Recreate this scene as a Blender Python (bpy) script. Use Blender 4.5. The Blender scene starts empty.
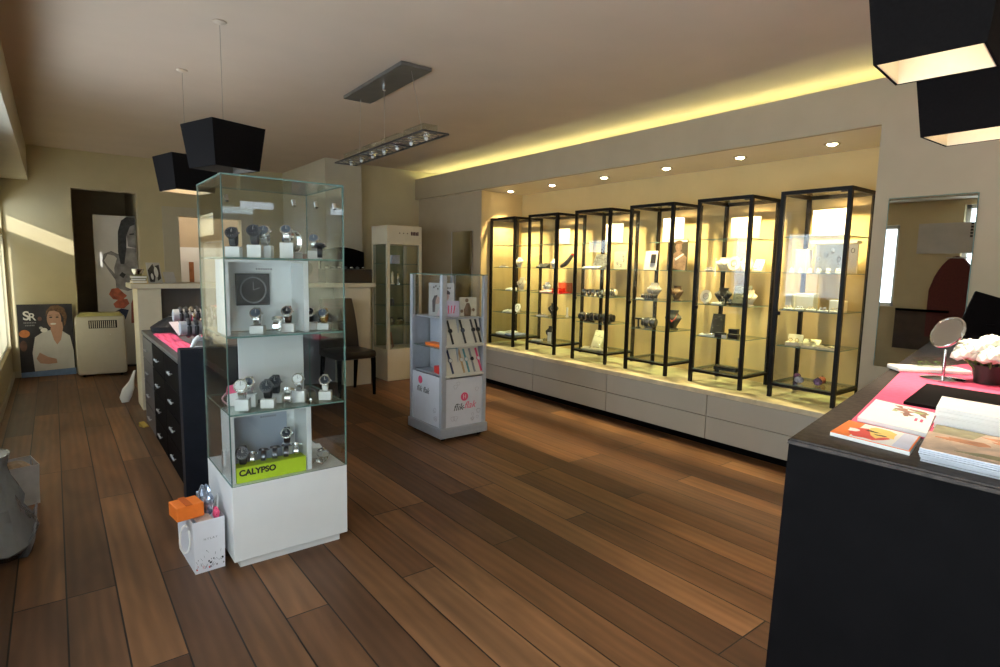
import bpy, bmesh, math, random
from mathutils import Vector, Matrix
random.seed(7)
S = bpy.context.scene
COL = S.collection
PI = math.pi
def R(d): return math.radians(d)

# ------------------------------------------------------------------ materials
MATS = {}
def mat(name, col, rough=.5, metal=0, noise=0, nscale=30, emit=None, estr=0, bump=0, spec=.5, coat=0):
    if name in MATS: return MATS[name]
    m = bpy.data.materials.new(name); m.use_nodes = True
    nt = m.node_tree; b = nt.nodes['Principled BSDF']
    b.inputs['Base Color'].default_value = (*col, 1); b.inputs['Roughness'].default_value = rough
    b.inputs['Metallic'].default_value = metal; b.inputs['Specular IOR Level'].default_value = spec
    b.inputs['Coat Weight'].default_value = coat
    if noise or bump:
        tc = nt.nodes.new('ShaderNodeTexCoord'); n = nt.nodes.new('ShaderNodeTexNoise')
        n.inputs['Scale'].default_value = nscale; n.inputs['Detail'].default_value = 4
        nt.links.new(tc.outputs['Object'], n.inputs['Vector'])
        if noise:
            r = nt.nodes.new('ShaderNodeValToRGB')
            r.color_ramp.elements[0].position = .3; r.color_ramp.elements[1].position = .7
            r.color_ramp.elements[0].color = (*[max(0, c * (1 - noise)) for c in col], 1)
            r.color_ramp.elements[1].color = (*[min(1, c * (1 + noise)) for c in col], 1)
            nt.links.new(n.outputs['Fac'], r.inputs['Fac']); nt.links.new(r.outputs['Color'], b.inputs['Base Color'])
        if bump:
            bp = nt.nodes.new('ShaderNodeBump'); bp.inputs['Strength'].default_value = bump; bp.inputs['Distance'].default_value = .004
            nt.links.new(n.outputs['Fac'], bp.inputs['Height']); nt.links.new(bp.outputs['Normal'], b.inputs['Normal'])
    if emit:
        b.inputs['Emission Color'].default_value = (*emit, 1); b.inputs['Emission Strength'].default_value = estr
    MATS[name] = m
    return m

def glassmat(name, tint, base=.035, rough=0.0):
    m = bpy.data.materials.new(name); m.use_nodes = True
    nt = m.node_tree; nt.nodes.clear()
    out = nt.nodes.new('ShaderNodeOutputMaterial'); mix = nt.nodes.new('ShaderNodeMixShader')
    t = nt.nodes.new('ShaderNodeBsdfTransparent'); t.inputs['Color'].default_value = (*tint, 1)
    g = nt.nodes.new('ShaderNodeBsdfGlossy'); g.inputs['Roughness'].default_value = rough
    lw = nt.nodes.new('ShaderNodeLayerWeight'); lw.inputs['Blend'].default_value = .5
    p = nt.nodes.new('ShaderNodeMath'); p.operation = 'POWER'; p.inputs[1].default_value = 5
    ma = nt.nodes.new('ShaderNodeMath'); ma.operation = 'MULTIPLY_ADD'; ma.inputs[1].default_value = .8; ma.inputs[2].default_value = base
    nt.links.new(lw.outputs['Facing'], p.inputs[0]); nt.links.new(p.outputs[0], ma.inputs[0])
    nt.links.new(ma.outputs[0], mix.inputs[0]); nt.links.new(t.outputs[0], mix.inputs[1]); nt.links.new(g.outputs[0], mix.inputs[2])
    nt.links.new(mix.outputs[0], out.inputs['Surface'])
    MATS[name] = m
    return m

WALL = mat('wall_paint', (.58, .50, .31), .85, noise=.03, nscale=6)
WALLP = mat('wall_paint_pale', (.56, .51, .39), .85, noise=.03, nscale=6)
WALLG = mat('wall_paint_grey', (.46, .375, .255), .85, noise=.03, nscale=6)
CEIL = mat('ceiling_paint', (.56, .445, .335), .9, noise=.03, nscale=3)
NICHE = mat('niche_paint', (.64, .49, .24), .8, noise=.03, nscale=5)
DARKW = mat('dark_passage_paint', (.52, .43, .28), .8, noise=.1, nscale=5)
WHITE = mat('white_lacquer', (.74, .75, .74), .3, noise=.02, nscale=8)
CREAM = mat('cream_lacquer', (.66, .60, .46), .45, noise=.03, nscale=8)
LINEN = mat('cream_display_leather', (.80, .72, .55), .6, noise=.05, nscale=60)
WHITEC = mat('white_card', (.82, .81, .78), .6, noise=.02, nscale=20)
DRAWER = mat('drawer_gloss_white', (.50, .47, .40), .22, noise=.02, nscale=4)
STONE = mat('pale_stone_top', (.68, .60, .42), .3, noise=.18, nscale=9)
BLACKM = mat('black_steel', (.008, .006, .005), .4, noise=.2, nscale=40, spec=.2)
BLACK = mat('black_lacquer', (.0028, .0024, .0026), .6, noise=.2, nscale=20, spec=.03)
NAVY = mat('blue_black_panel', (.008, .010, .016), .5, noise=.15, nscale=20, spec=.2)
CHAR = mat('charcoal_drawer_front', (.05, .05, .055), .35, noise=.1, nscale=20)
LEATHER = mat('dark_brown_leather', (.022, .014, .011), .45, noise=.2, nscale=60, bump=.2)
CTOP = mat('counter_top_leather', (.030, .022, .017), .55, noise=.55, nscale=55, bump=.3, spec=.25)
SHADE = mat('black_shade_fabric', (.006, .005, .005), .9, noise=.2, nscale=120, spec=.08)
LINING = mat('cream_shade_lining', (.80, .70, .52), .7, noise=.03, nscale=40)
STEEL = mat('brushed_steel', (.55, .54, .52), .3, metal=1, noise=.08, nscale=60)
PLATE = mat('dull_steel_plate', (.20, .185, .165), .45, metal=.6, noise=.1, nscale=10)
HANDLE = mat('satin_handle', (.45, .45, .45), .5, metal=.4, noise=.03, nscale=30)
CHROME = mat('chrome', (.8, .8, .8), .12, metal=1, noise=.03, nscale=30)
SILVER = mat('silver_jewellery', (.75, .74, .72), .2, metal=1, noise=.1, nscale=200)
GOLD = mat('gold_jewellery', (.75, .52, .22), .25, metal=1, noise=.1, nscale=200)
GUN = mat('gunmetal', (.12, .12, .13), .3, metal=.9, noise=.1, nscale=100)
ALU = mat('silver_grey_profile', (.42, .45, .50), .4, metal=.2, noise=.05, nscale=30)
DARKD = mat('dark_dial', (.03, .035, .045), .2, noise=.1, nscale=200)
GREYD = mat('grey_blue_dial', (.10, .12, .16), .2, noise=.1, nscale=200)
WHITED = mat('white_dial', (.75, .75, .72), .25, noise=.03, nscale=200)
BLKST = mat('black_strap', (.018, .018, .02), .5, noise=.2, nscale=100)
BRNST = mat('brown_strap', (.09, .045, .022), .5, noise=.2, nscale=100)
WHTST = mat('white_strap', (.8, .79, .77), .4, noise=.03, nscale=100)
PINK = mat('hot_pink_cloth', (.75, .09, .20), .7, noise=.1, nscale=60)
PINKL = mat('pale_pink', (.80, .45, .50), .6, noise=.05, nscale=40)
RED = mat('red_print', (.70, .045, .035), .5, noise=.05, nscale=60)
ORANGE = mat('orange_card', (.85, .19, .02), .5, noise=.05, nscale=40)
LIME = mat('lime_card', (.55, .72, .03), .5, noise=.03, nscale=40)
YELLOW = mat('yellow_print', (.85, .60, .15), .5, noise=.05, nscale=40)
INK = mat('black_ink', (.012, .012, .014), .6, noise=.1, nscale=80)
GREYINK = mat('grey_ink', (.25, .25, .26), .6, noise=.1, nscale=80)
BLUE = mat('blue_print', (.10, .25, .60), .5, noise=.1, nscale=40)
PURPLE = mat('purple_glass_ball', (.10, .03, .14), .15, noise=.6, nscale=60)
SKIN = mat('printed_skin', (.55, .30, .20), .6, noise=.06, nscale=20)
SKING = mat('printed_grey_skin', (.26, .25, .25), .6, noise=.45, nscale=9)
HAIR = mat('printed_hair', (.16, .085, .04), .6, noise=.5, nscale=50)
PAPERG = mat('printed_pale_grey', (.50, .49, .47), .6, noise=.08, nscale=6)
BAGP = mat('white_bag_paper', (.76, .76, .80), .55, noise=.02, nscale=20)
def plasticmat():
    m = mat('cloudy_plastic', (.40, .42, .44), .25, noise=.15, nscale=12, bump=.6); nt = m.node_tree; N = nt.nodes.new; L = nt.links.new
    mx = N('ShaderNodeMixShader'); mx.inputs[0].default_value = .45; t = N('ShaderNodeBsdfTransparent'); t.inputs['Color'].default_value = (.85, .88, .9, 1)
    L(nt.nodes['Principled BSDF'].outputs[0], mx.inputs[1]); L(t.outputs[0], mx.inputs[2]); L(mx.outputs[0], nt.nodes['Material Output'].inputs[0]); return m
PLASTIC = plasticmat()
ACW = mat('off_white_plastic', (.66, .62, .52), .4, noise=.02, nscale=20)
GREYP = mat('grey_interior_panel', (.22, .21, .22), .6, noise=.05, nscale=10)
TUBEG = mat('grey_display_sleeve', (.35, .36, .38), .7, noise=.06, nscale=60)
GREENL = mat('leaf_green', (.12, .22, .05), .5, noise=.3, nscale=60)
PETAL = mat('cream_petal', (.90, .91, .76), .6, noise=.06, nscale=60)
MAROON = mat('maroon_velvet', (.10, .018, .016), .8, noise=.2, nscale=60)
WOODR = mat('red_brown_wood', (.30, .12, .05), .45, noise=.3, nscale=12)
EDGE = mat('green_glass_edge', (.14, .24, .21), .15, noise=.1, nscale=20)
def blindmat():
    m = bpy.data.materials.new('blind_fabric'); m.use_nodes = True; nt = m.node_tree; nt.nodes.clear(); N = nt.nodes.new; L = nt.links.new
    out = N('ShaderNodeOutputMaterial'); mx = N('ShaderNodeMixShader'); mx.inputs[0].default_value = .5
    a = N('ShaderNodeBsdfDiffuse'); a.inputs['Color'].default_value = (.70, .66, .55, 1); b = N('ShaderNodeBsdfTranslucent'); b.inputs['Color'].default_value = (.80, .74, .60, 1)
    L(a.outputs[0], mx.inputs[1]); L(b.outputs[0], mx.inputs[2]); L(mx.outputs[0], out.inputs[0]); return m
BLIND = blindmat()
ZEBRA = mat('silver_dark_relief', (.20, .20, .21), .3, metal=.6, noise=.9, nscale=70)
MIRROR = mat('mirror_silvering', (.86, .87, .85), .01, metal=1, noise=.005, nscale=2)
LAMPW = mat('warm_lamp_glass', (1, .9, .7), .4, emit=(1, .80, .54), estr=15)
DOWNE = mat('downlight_glass', (1, .9, .7), .4, emit=(1, .80, .50), estr=45)
LEDE = mat('led_strip_glow', (1, .9, .5), .4, emit=(.86, .90, .42), estr=26)
GLASS = glassmat('clear_glass', (.985, .99, .985))
GLASSV = glassmat('vitrine_glass', (.955, .975, .97), .03)
GLASSS = glassmat('shelf_glass', (.90, .94, .91), .06)
ACRP = glassmat('pink_acrylic', (.95, .40, .42), .05)

def netmat():
    m = bpy.data.materials.new('dimming_net'); m.use_nodes = True; nt = m.node_tree; nt.nodes.clear(); N = nt.nodes.new; L = nt.links.new
    out = N('ShaderNodeOutputMaterial'); mx = N('ShaderNodeMixShader'); mx.inputs[0].default_value = .16
    a = N('ShaderNodeBsdfDiffuse'); a.inputs['Color'].default_value = (.6, .6, .58, 1); b = N('ShaderNodeBsdfTransparent')
    L(a.outputs[0], mx.inputs[1]); L(b.outputs[0], mx.inputs[2]); L(mx.outputs[0], out.inputs[0]); return m
NET = netmat()
def floor_mat():
    m = bpy.data.materials.new('plank_floor'); m.use_nodes = True
    nt = m.node_tree; N = nt.nodes.new; L = nt.links.new
    b = nt.nodes['Principled BSDF']
    geo = N('ShaderNodeNewGeometry'); sep = N('ShaderNodeSeparateXYZ'); L(geo.outputs['Position'], sep.inputs[0])
    ax = N('ShaderNodeMath'); ax.operation = 'ADD'; ax.inputs[1].default_value = 3.331; L(sep.outputs['X'], ax.inputs[0])
    ay = N('ShaderNodeMath'); ay.operation = 'ADD'; ay.inputs[1].default_value = 20; L(sep.outputs['Y'], ay.inputs[0])
    cb = N('ShaderNodeCombineXYZ'); L(ay.outputs[0], cb.inputs[0]); L(ax.outputs[0], cb.inputs[1])
    br = N('ShaderNodeTexBrick'); L(cb.outputs[0], br.inputs['Vector'])
    br.offset = .37; br.offset_frequency = 3; br.squash = 1
    br.inputs['Scale'].default_value = 1; br.inputs['Brick Width'].default_value = 1.75; br.inputs['Row Height'].default_value = .165
    br.inputs['Mortar Size'].default_value = .0034; br.inputs['Mortar Smooth'].default_value = .3
    br.inputs['Color1'].default_value = (0, 0, 0, 1); br.inputs['Color2'].default_value = (1, 1, 1, 1); br.inputs['Mortar'].default_value = (.5, .5, .5, 1)
    ramp = N('ShaderNodeValToRGB'); cr = ramp.color_ramp
    cr.elements[0].color = (.062, .027, .013, 1); cr.elements[1].color = (.205, .103, .048, 1)
    for p, c in ((.25, (.150, .068, .029)), (.5, (.088, .042, .021)), (.75, (.180, .084, .035))):
        e = cr.elements.new(p); e.color = (*c, 1)
    L(br.outputs['Color'], ramp.inputs['Fac'])
    # grain: stretched noise shifted per plank
    sh = N('ShaderNodeVectorMath'); sh.operation = 'MULTIPLY_ADD'
    L(br.outputs['Color'], sh.inputs[0]); sh.inputs[1].default_value = (7, 13, 5); L(cb.outputs[0], sh.inputs[2])
    mp = N('ShaderNodeMapping'); mp.inputs['Scale'].default_value = (1.0, 14, 1); L(sh.outputs[0], mp.inputs['Vector'])
    n1 = N('ShaderNodeTexNoise'); n1.inputs['Scale'].default_value = 1.6; n1.inputs['Detail'].default_value = 7; n1.inputs['Distortion'].default_value = .6
    L(mp.outputs[0], n1.inputs['Vector'])
    mp2 = N('ShaderNodeMapping'); mp2.inputs['Scale'].default_value = (.55, 5, 1); L(sh.outputs[0], mp2.inputs['Vector'])
    wv = N('ShaderNodeTexWave'); wv.bands_direction = 'Y'; wv.inputs['Scale'].default_value = 1.3; wv.inputs['Distortion'].default_value = 7
    wv.inputs['Detail'].default_value = 2; wv.inputs['Detail Scale'].default_value = .8; L(mp2.outputs[0], wv.inputs['Vector'])
    g1 = N('ShaderNodeMapRange'); g1.inputs['From Min'].default_value = .3; g1.inputs['From Max'].default_value = .7
    g1.inputs['To Min'].default_value = .86; g1.inputs['To Max'].default_value = 1.14; L(n1.outputs['Fac'], g1.inputs['Value'])
    g2 = N('ShaderNodeMapRange'); g2.inputs['To Min'].default_value = .88; g2.inputs['To Max'].default_value = 1.07; L(wv.outputs['Fac'], g2.inputs['Value'])
    mp3 = N('ShaderNodeMapping'); mp3.inputs['Scale'].default_value = (1.3, 5.5, 1); L(sh.outputs[0], mp3.inputs['Vector'])
    n3 = N('ShaderNodeTexNoise'); n3.inputs['Scale'].default_value = 1.0; n3.inputs['Detail'].default_value = 3; n3.inputs['Distortion'].default_value = 1.2; L(mp3.outputs[0], n3.inputs['Vector'])
    g3 = N('ShaderNodeMapRange'); g3.inputs['From Min'].default_value = .3; g3.inputs['From Max'].default_value = .7; g3.inputs['To Min'].default_value = .74; g3.inputs['To Max'].default_value = 1.24; L(n3.outputs['Fac'], g3.inputs['Value'])
    g4 = N('ShaderNodeMath'); g4.operation = 'MULTIPLY'; L(g2.outputs[0], g4.inputs[0]); L(g3.outputs[0], g4.inputs[1])
    gm = N('ShaderNodeMath'); gm.operation = 'MULTIPLY'; L(g1.outputs[0], gm.inputs[0]); L(g4.outputs[0], gm.inputs[1])
    mx = N('ShaderNodeVectorMath'); mx.operation = 'SCALE'; L(ramp.outputs['Color'], mx.inputs[0]); L(gm.outputs[0], mx.inputs['Scale'])
    md = N('ShaderNodeMix'); md.data_type = 'RGBA'; L(br.outputs['Fac'], md.inputs['Factor']); L(mx.outputs[0], md.inputs['A']); md.inputs['B'].default_value = (.010, .006, .004, 1)
    L(md.outputs['Result'], b.inputs['Base Color'])
    b.inputs['Roughness'].default_value = .40; b.inputs['Specular IOR Level'].default_value = .32
    rr = N('ShaderNodeMapRange'); rr.inputs['To Min'].default_value = .38; rr.inputs['To Max'].default_value = .56; L(n1.outputs['Fac'], rr.inputs['Value']); L(rr.outputs[0], b.inputs['Roughness'])
    bp = N('ShaderNodeBump'); bp.inputs['Strength'].default_value = .35; bp.inputs['Distance'].default_value = .003; bp.invert = True
    L(br.outputs['Fac'], bp.inputs['Height']); L(bp.outputs['Normal'], b.inputs['Normal'])
    return m
FLOOR = floor_mat()

# ------------------------------------------------------------------ mesh builder
class MB:
    def __init__(s): s.bm = bmesh.new(); s.mi = 0
    def _new(s, n0):
        s.bm.faces.ensure_lookup_table()
        for f in s.bm.faces[n0:]: f.material_index = s.mi
    def box(s, x0, x1, y0, y1, z0, z1, bev=0, M=None):
        n0 = len(s.bm.faces)
        r = bmesh.ops.create_cube(s.bm, size=1)
        for v in r['verts']:
            v.co = Vector((x0 + (v.co.x + .5) * (x1 - x0), y0 + (v.co.y + .5) * (y1 - y0), z0 + (v.co.z + .5) * (z1 - z0)))
        if bev:
            es = list({e for v in r['verts'] for e in v.link_edges})
            rr = bmesh.ops.bevel(s.bm, geom=es, offset=bev, segments=2, affect='EDGES', profile=.5)
            vs = {v for f in rr['faces'] for v in f.verts} | {v for v in r['verts'] if v.is_valid}
        else: vs = r['verts']
        if M is not None:
            for v in vs: v.co = M @ v.co
        s._new(n0); return s
    def pane(s, x0, x1, y0, y1, z0, z1, edge=1):
        n0 = len(s.bm.faces); s.box(x0, x1, y0, y1, z0, z1)
        s.bm.faces.ensure_lookup_table()
        fs = sorted(s.bm.faces[n0:], key=lambda f: -f.calc_area())
        for f in fs[2:]: f.material_index = edge
        return s
    def bar(s, a, b, w, h=None, up=(0, 0, 1)):
        a, b = Vector(a), Vector(b); d = b - a; L = d.length; d.normalize(); u = Vector(up)
        if abs(d.dot(u)) > .98: u = Vector((0, 1, 0))
        x = d.cross(u).normalized(); z = x.cross(d); h = h or w
        M = Matrix(((x.x, d.x, z.x, a.x), (x.y, d.y, z.y, a.y), (x.z, d.z, z.z, a.z), (0, 0, 0, 1)))
        return s.box(-w / 2, w / 2, 0, L, -h / 2, h / 2, 0, M)
    def tube(s, pts, r, seg=8, closed=False, caps=True):
        n0 = len(s.bm.faces); pts = [Vector(p) for p in pts]; n = len(pts); rings = []
        rad = r if isinstance(r, (list, tuple)) else [r] * n
        for i, p in enumerate(pts):
            a = pts[(i - 1) % n] if (closed or i) else p; b = pts[(i + 1) % n] if (closed or i < n - 1) else p
            t = (b - a).normalized(); u = Vector((0, 0, 1)) if abs(t.z) < .95 else Vector((0, 1, 0))
            x = t.cross(u).normalized(); y = x.cross(t)
            rings.append([s.bm.verts.new(p + (x * math.cos(k * 2 * PI / seg) + y * math.sin(k * 2 * PI / seg)) * rad[i]) for k in range(seg)])
        for i in range(n if closed else n - 1):
            A, B = rings[i], rings[(i + 1) % n]
            for k in range(seg): s.bm.faces.new((A[k], A[(k + 1) % seg], B[(k + 1) % seg], B[k]))
        if not closed and caps:
            s.bm.faces.new(rings[0][::-1]); s.bm.faces.new(rings[-1])
        s._new(n0); return s
    def loft(s, secs, seg=20, cap=True):
        """secs: (z, cx, cy, rx, ry) ellipses stacked along z"""
        n0 = len(s.bm.faces); rings = []
        for z, cx, cy, rx, ry in secs:
            rings.append([s.bm.verts.new((cx + rx * math.cos(k * 2 * PI / seg), cy + ry * math.sin(k * 2 * PI / seg), z)) for k in range(seg)])
        for A, B in zip(rings, rings[1:]):
            for k in range(seg): s.bm.faces.new((A[k], A[(k + 1) % seg], B[(k + 1) % seg], B[k]))
        if cap: s.bm.faces.new(rings[0][::-1]); s.bm.faces.new(rings[-1])
        s._new(n0); return s
    def lathe(s, prof, c=(0, 0, 0), seg=20, cap=True):
        return s.loft([(c[2] + z, c[0], c[1], r, r) for r, z in prof], seg, cap)
    def cyl(s, a, b, r, seg=16): return s.tube([a, b], r, seg)
    def ball(s, c, r, sx=1, sy=1, sz=1, sub=2):
        n0 = len(s.bm.faces); q = bmesh.ops.create_icosphere(s.bm, subdivisions=sub, radius=r)
        for v in q['verts']: v.co = Vector((c[0] + v.co.x * sx, c[1] + v.co.y * sy, c[2] + v.co.z * sz))
        s._new(n0); return s
    def prism(s, poly, z0, z1):
        n0 = len(s.bm.faces); A = [s.bm.verts.new((x, y, z0)) for x, y in poly]; B = [s.bm.verts.new((x, y, z1)) for x, y in poly]; n = len(poly)
        s.bm.faces.new(A[::-1]); s.bm.faces.new(B)
        for k in range(n): s.bm.faces.new((A[k], A[(k + 1) % n], B[(k + 1) % n], B[k]))
        s._new(n0); return s
    def shape(s, poly, y, t=.0006):
        """printed outline standing in the xz plane at depth y, facing -y"""
        n0 = len(s.bm.faces); A = [s.bm.verts.new((x, y, z)) for x, z in poly]; B = [s.bm.verts.new((x, y - t, z)) for x, z in poly]; n = len(poly)
        s.bm.faces.new(A); s.bm.faces.new(B[::-1])
        for k in range(n): s.bm.faces.new((A[k], B[k], B[(k + 1) % n], A[(k + 1) % n]))
        s._new(n0); return s
    def hexa(s, lo, hi):
        n0 = len(s.bm.faces); A = [s.bm.verts.new(p) for p in lo]; B = [s.bm.verts.new(p) for p in hi]; n = len(A)
        s.bm.faces.new(A[::-1]); s.bm.faces.new(B)
        for k in range(n): s.bm.faces.new((A[k], A[(k + 1) % n], B[(k + 1) % n], B[k]))
        s._new(n0); return s
    def mesh(s, name, mats, smooth=False):
        bmesh.ops.recalc_face_normals(s.bm, faces=s.bm.faces[:])
        me = bpy.data.meshes.new(name); s.bm.to_mesh(me); s.bm.free()
        for m in (mats if isinstance(mats, (list, tuple)) else [mats]): me.materials.append(m)
        if smooth:
            me.polygons.foreach_set('use_smooth', [True] * len(me.polygons))
            try: me.set_sharp_from_angle(angle=R(40))
            except Exception: pass
        return me

def ell(cx, cz, rx, rz, n=20, a0=0, a1=360):
    return [(cx + rx * math.cos(R(a0 + (a1 - a0) * i / n)), cz + rz * math.sin(R(a0 + (a1 - a0) * i / n))) for i in range(n)]

def link(name, me, parent=None, loc=(0, 0, 0), rot=(0, 0, 0)):
    o = bpy.data.objects.new(name, me); COL.objects.link(o); o.location = loc; o.rotation_euler = rot
    if parent: o.parent = parent
    return o
def tag(o, label, cat, group=None):
    o['label'] = label; o['category'] = cat
    if group: o['group'] = group
    return o
def thing(name, label, cat, loc=(0, 0, 0), rz=0, group=None):
    o = bpy.data.objects.new(name, None); COL.objects.link(o); o.empty_display_size = .05
    o.location = loc; o.rotation_euler = (0, 0, R(rz)); return tag(o, label, cat, group)
def part(name, mb, m, parent, smooth=False, loc=(0, 0, 0), rot=(0, 0, 0), label=None):
    o = link(name, mb.mesh(name, m, smooth), parent, loc, rot)
    if label: o['label'] = label
    return o
def one(name, mb, m, label, cat, loc=(0, 0, 0), rz=0, group=None, smooth=False, rot=None):
    o = link(name, mb.mesh(name, m, smooth), None, loc, rot or (0, 0, R(rz))); return tag(o, label, cat, group)
def struct(name, mb, m, parent=None):
    o = link(name, mb.mesh(name, m), parent)
    if not parent: o['kind'] = 'structure'
    return o
def text(s, size, loc, m, parent, rot=(PI / 2, 0, 0), align='CENTER', name='lettering', shear=0, sx=1, label=None, bold=0):
    c = bpy.data.curves.new(name, 'FONT'); c.body = s; c.size = size; c.align_x = align; c.align_y = 'CENTER'; c.extrude = .0004; c.offset = bold; c.shear = shear
    tmp = bpy.data.objects.new('tmp', c); COL.objects.link(tmp); dg = bpy.context.evaluated_depsgraph_get(); dg.update()
    me = bpy.data.meshes.new_from_object(tmp.evaluated_get(dg)); bpy.data.objects.remove(tmp); bpy.data.curves.remove(c)
    me.materials.clear(); me.materials.append(m); me.name = name
    o = link(name, me, parent, loc, rot); o.scale = (sx, 1, 1)
    if label: o['label'] = label
    return o
CACHE = {}
def cached(key, fn):
    if key not in CACHE: CACHE[key] = fn()
    return CACHE[key]

# ------------------------------------------------------------------ room shell
XL, XR, YB, YF, ZC = -.42, 3.90, 8.40, -2.6, 2.60
struct('floor', MB().box(-.6, 5.2, YF - .2, 10.2, -.1, 0), FLOOR)
struct('ceiling', MB().box(-.6, 5.2, YF - .2, 10.2, ZC, ZC + .1), CEIL)
w = MB()
def wall_holes(mb, a0, a1, z0, z1, holes, fn):
    """holes: (a,b,z,z') along the wall"""
    holes = sorted(holes); c = a0
    for a, b, u, v in holes:
        if a > c: fn(c, a, z0, z1)
        if u > z0: fn(a, b, z0, u)
        if v < z1: fn(a, b, v, z1)
        c = b
    if a1 > c: fn(c, a1, z0, z1)
wall_holes(w, YF - .2, 7.55, 0, ZC, [(-2.3, 2.0, .04, 2.15), (2.62, 5.1, .95, 1.95), (5.3, 7.55, .35, 1.60)], lambda a, b, u, v: w.box(XL - .2, XL, a, b, u, v))
# the last stretch next to the back corner holds a low window and a transom above it
wl = w
wl.box(XL - .2, XL, 7.55, 8.36, 0, .35); wl.box(XL - .2, XL, 7.55, 8.36, 1.60, 1.67); wl.box(XL - .2, XL, 7.55, 8.36, 1.93, ZC)
wl.box(XL - .2, XL, 8.36, 8.6, 0, ZC)
struct('wall_left', wl, WALL)
w = MB()
wall_holes(w, XL, 2.7, 0, ZC, [(.205, .865, 0, 2.175), (1.30, 2.05, 0, 1.92)], lambda a, b, u, v: w.box(a, b, YB, YB + .15, u, v))
struct('wall_back', w, WALL)
w = MB(); w.box(2.62, 3.08, 6.80, 8.4, 0, ZC)
struct('wall_back_projection', w, WALLP)
struct('wall_back_right', MB().box(3.08, 5.0, 6.92, 7.1, 0, ZC), WALL)
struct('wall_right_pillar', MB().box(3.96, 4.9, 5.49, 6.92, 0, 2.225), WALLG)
w = MB(); w.box(4.58, 4.8, 1.3, 5.6, 0, 2.225); w.box(3.98, 4.58, 1.39, 1.40, .0, 2.225)
w.box(3.97, 4.58, 5.485, 5.489, .44, 2.225)
struct('wall_niche', w, NICHE)
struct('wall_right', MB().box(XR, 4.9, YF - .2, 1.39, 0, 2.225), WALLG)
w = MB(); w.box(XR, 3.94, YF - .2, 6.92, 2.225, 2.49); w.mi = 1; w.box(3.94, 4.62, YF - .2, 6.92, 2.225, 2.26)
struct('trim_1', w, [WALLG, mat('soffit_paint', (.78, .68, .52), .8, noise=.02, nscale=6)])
struct('wall_cove', MB().box(4.55, 4.75, YF - .2, 6.92, 2.26, ZC), WALL)
w = MB(); wall_holes(w, XL, 4.9, 0, ZC, [(.5, 1.88, 1.40, 1.94), (1.88, 2.34, 1.40, 1.94), (2.34, 2.9, 1.40, 1.94), (3.05, 3.42, 2.02, 2.13)], lambda a, b, u, v: w.box(a, b, YF - .15, YF, u, v) if not (a == 1.88 and u > 1.9) else (w.box(a, b, YF - .15, YF, 1.94, 2.02), w.box(a, b, YF - .15, YF, 2.13, v)))
struct('wall_front', w, WALLP)
# dropped beam along the left wall
struct('trim_2', MB().box(XL, -.165, YF, YB, 2.215, ZC), WALLP)
# dark passage behind the back doorway, second room behind the other opening
w = MB(); w.box(.10, .205, YB + .15, 10.0, 0, 2.4); w.box(.865, 1.0, YB + .15, 10.0, 0, 2.4); w.box(.1, 1.0, 9.9, 10.1, 0, 2.4); w.box(.1, 1.0, YB + .15, 10.0, 2.3, 2.4)
w.box(.200, .212, YB + .01, YB + .15, 0, 2.175); w.box(.858, .870, YB + .01, YB + .15, 0, 2.175); w.box(.2, .87, YB + .01, YB + .15, 2.168, 2.18)
struct('wall_passage', w, DARKW)
w = MB(); w.box(1.05, 1.12, YB + .15, 10.0, 0, 2.5); w.box(2.5, 2.6, YB + .15, 10.0, 0, 2.5); w.box(1.05, 2.6, 9.95, 10.1, 0, 2.5)
struct('wall_side_room', w, WALLG)
w = MB(); w.box(1.12, 1.30, YB - .03, YB, 0, 1.919); w.box(2.05, 2.2, YB - .03, YB, 0, 1.919); w.box(1.12, 2.2, YB - .03, YB, 1.92, 2.03)
struct('door_2_frame', w, WALLP)
w = MB(); w.box(1.31, 2.04, 9.4, 9.44, 0, 1.55); w.mi = 1; w.box(1.565, 1.625, 9.385, 9.40, .15, 1.34)
o = struct('door_2', w, [WHITE, WOODR])
l = bpy.data.lights.new('side_room_fill', 'POINT'); l.energy = 22; l.color = (1, .95, .88); l.shadow_soft_size = .12  # added lamp without a fixture, brightens the side room
o = bpy.data.objects.new('side_room_fill', l); COL.objects.link(o); o.location = (1.7, 9.0, 2.3)
# baseboard
struct('baseboard_back', MB().box(XL, .205, YB - .012, YB, 0, .07), WALLP)
struct('baseboard_left', MB().box(XL, XL + .012, 2.05, YB - .013, 0, .07), WALLP)
# windows
def window(n, y0, y1, z0, z1, mull=()):
    f = MB(); t = .045
    f.box(XL - .14, XL - .06, y0, y0 + t, z0, z1); f.box(XL - .14, XL - .06, y1 - t, y1, z0, z1)
    f.box(XL - .14, XL - .06, y0, y1, z0, z0 + t); f.box(XL - .14, XL - .06, y0, y1, z1 - t, z1)
    for y in mull: f.box(XL - .14, XL - .06, y - .03, y + .03, z0, z1)
    o = struct(f'window_{n}', f, WHITE)
    part('pane', MB().box(XL - .103, XL - .097, y0 + t, y1 - t, z0 + t, z1 - t), GLASS, o)
window(1, 5.3, 8.36, .35, 1.60, (6.4, 7.5)); window(2, 2.62, 5.1, .95, 1.95, (3.4, 4.25)); window(3, -2.3, 2.0, .04, 2.15, (-.9, .55))
f = MB(); f.box(XL - .14, XL - .11, 7.55, 8.36, 1.67, 1.68); f.box(XL - .14, XL - .11, 7.55, 8.36, 1.92, 1.93)
o = struct('window_4', f, WHITE); part('pane', MB().box(XL - .13, XL - .125, 7.55, 8.36, 1.68, 1.92), GLASS, o)
t = .02; Y0, Y1 = YF - .11, YF - .05
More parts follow.
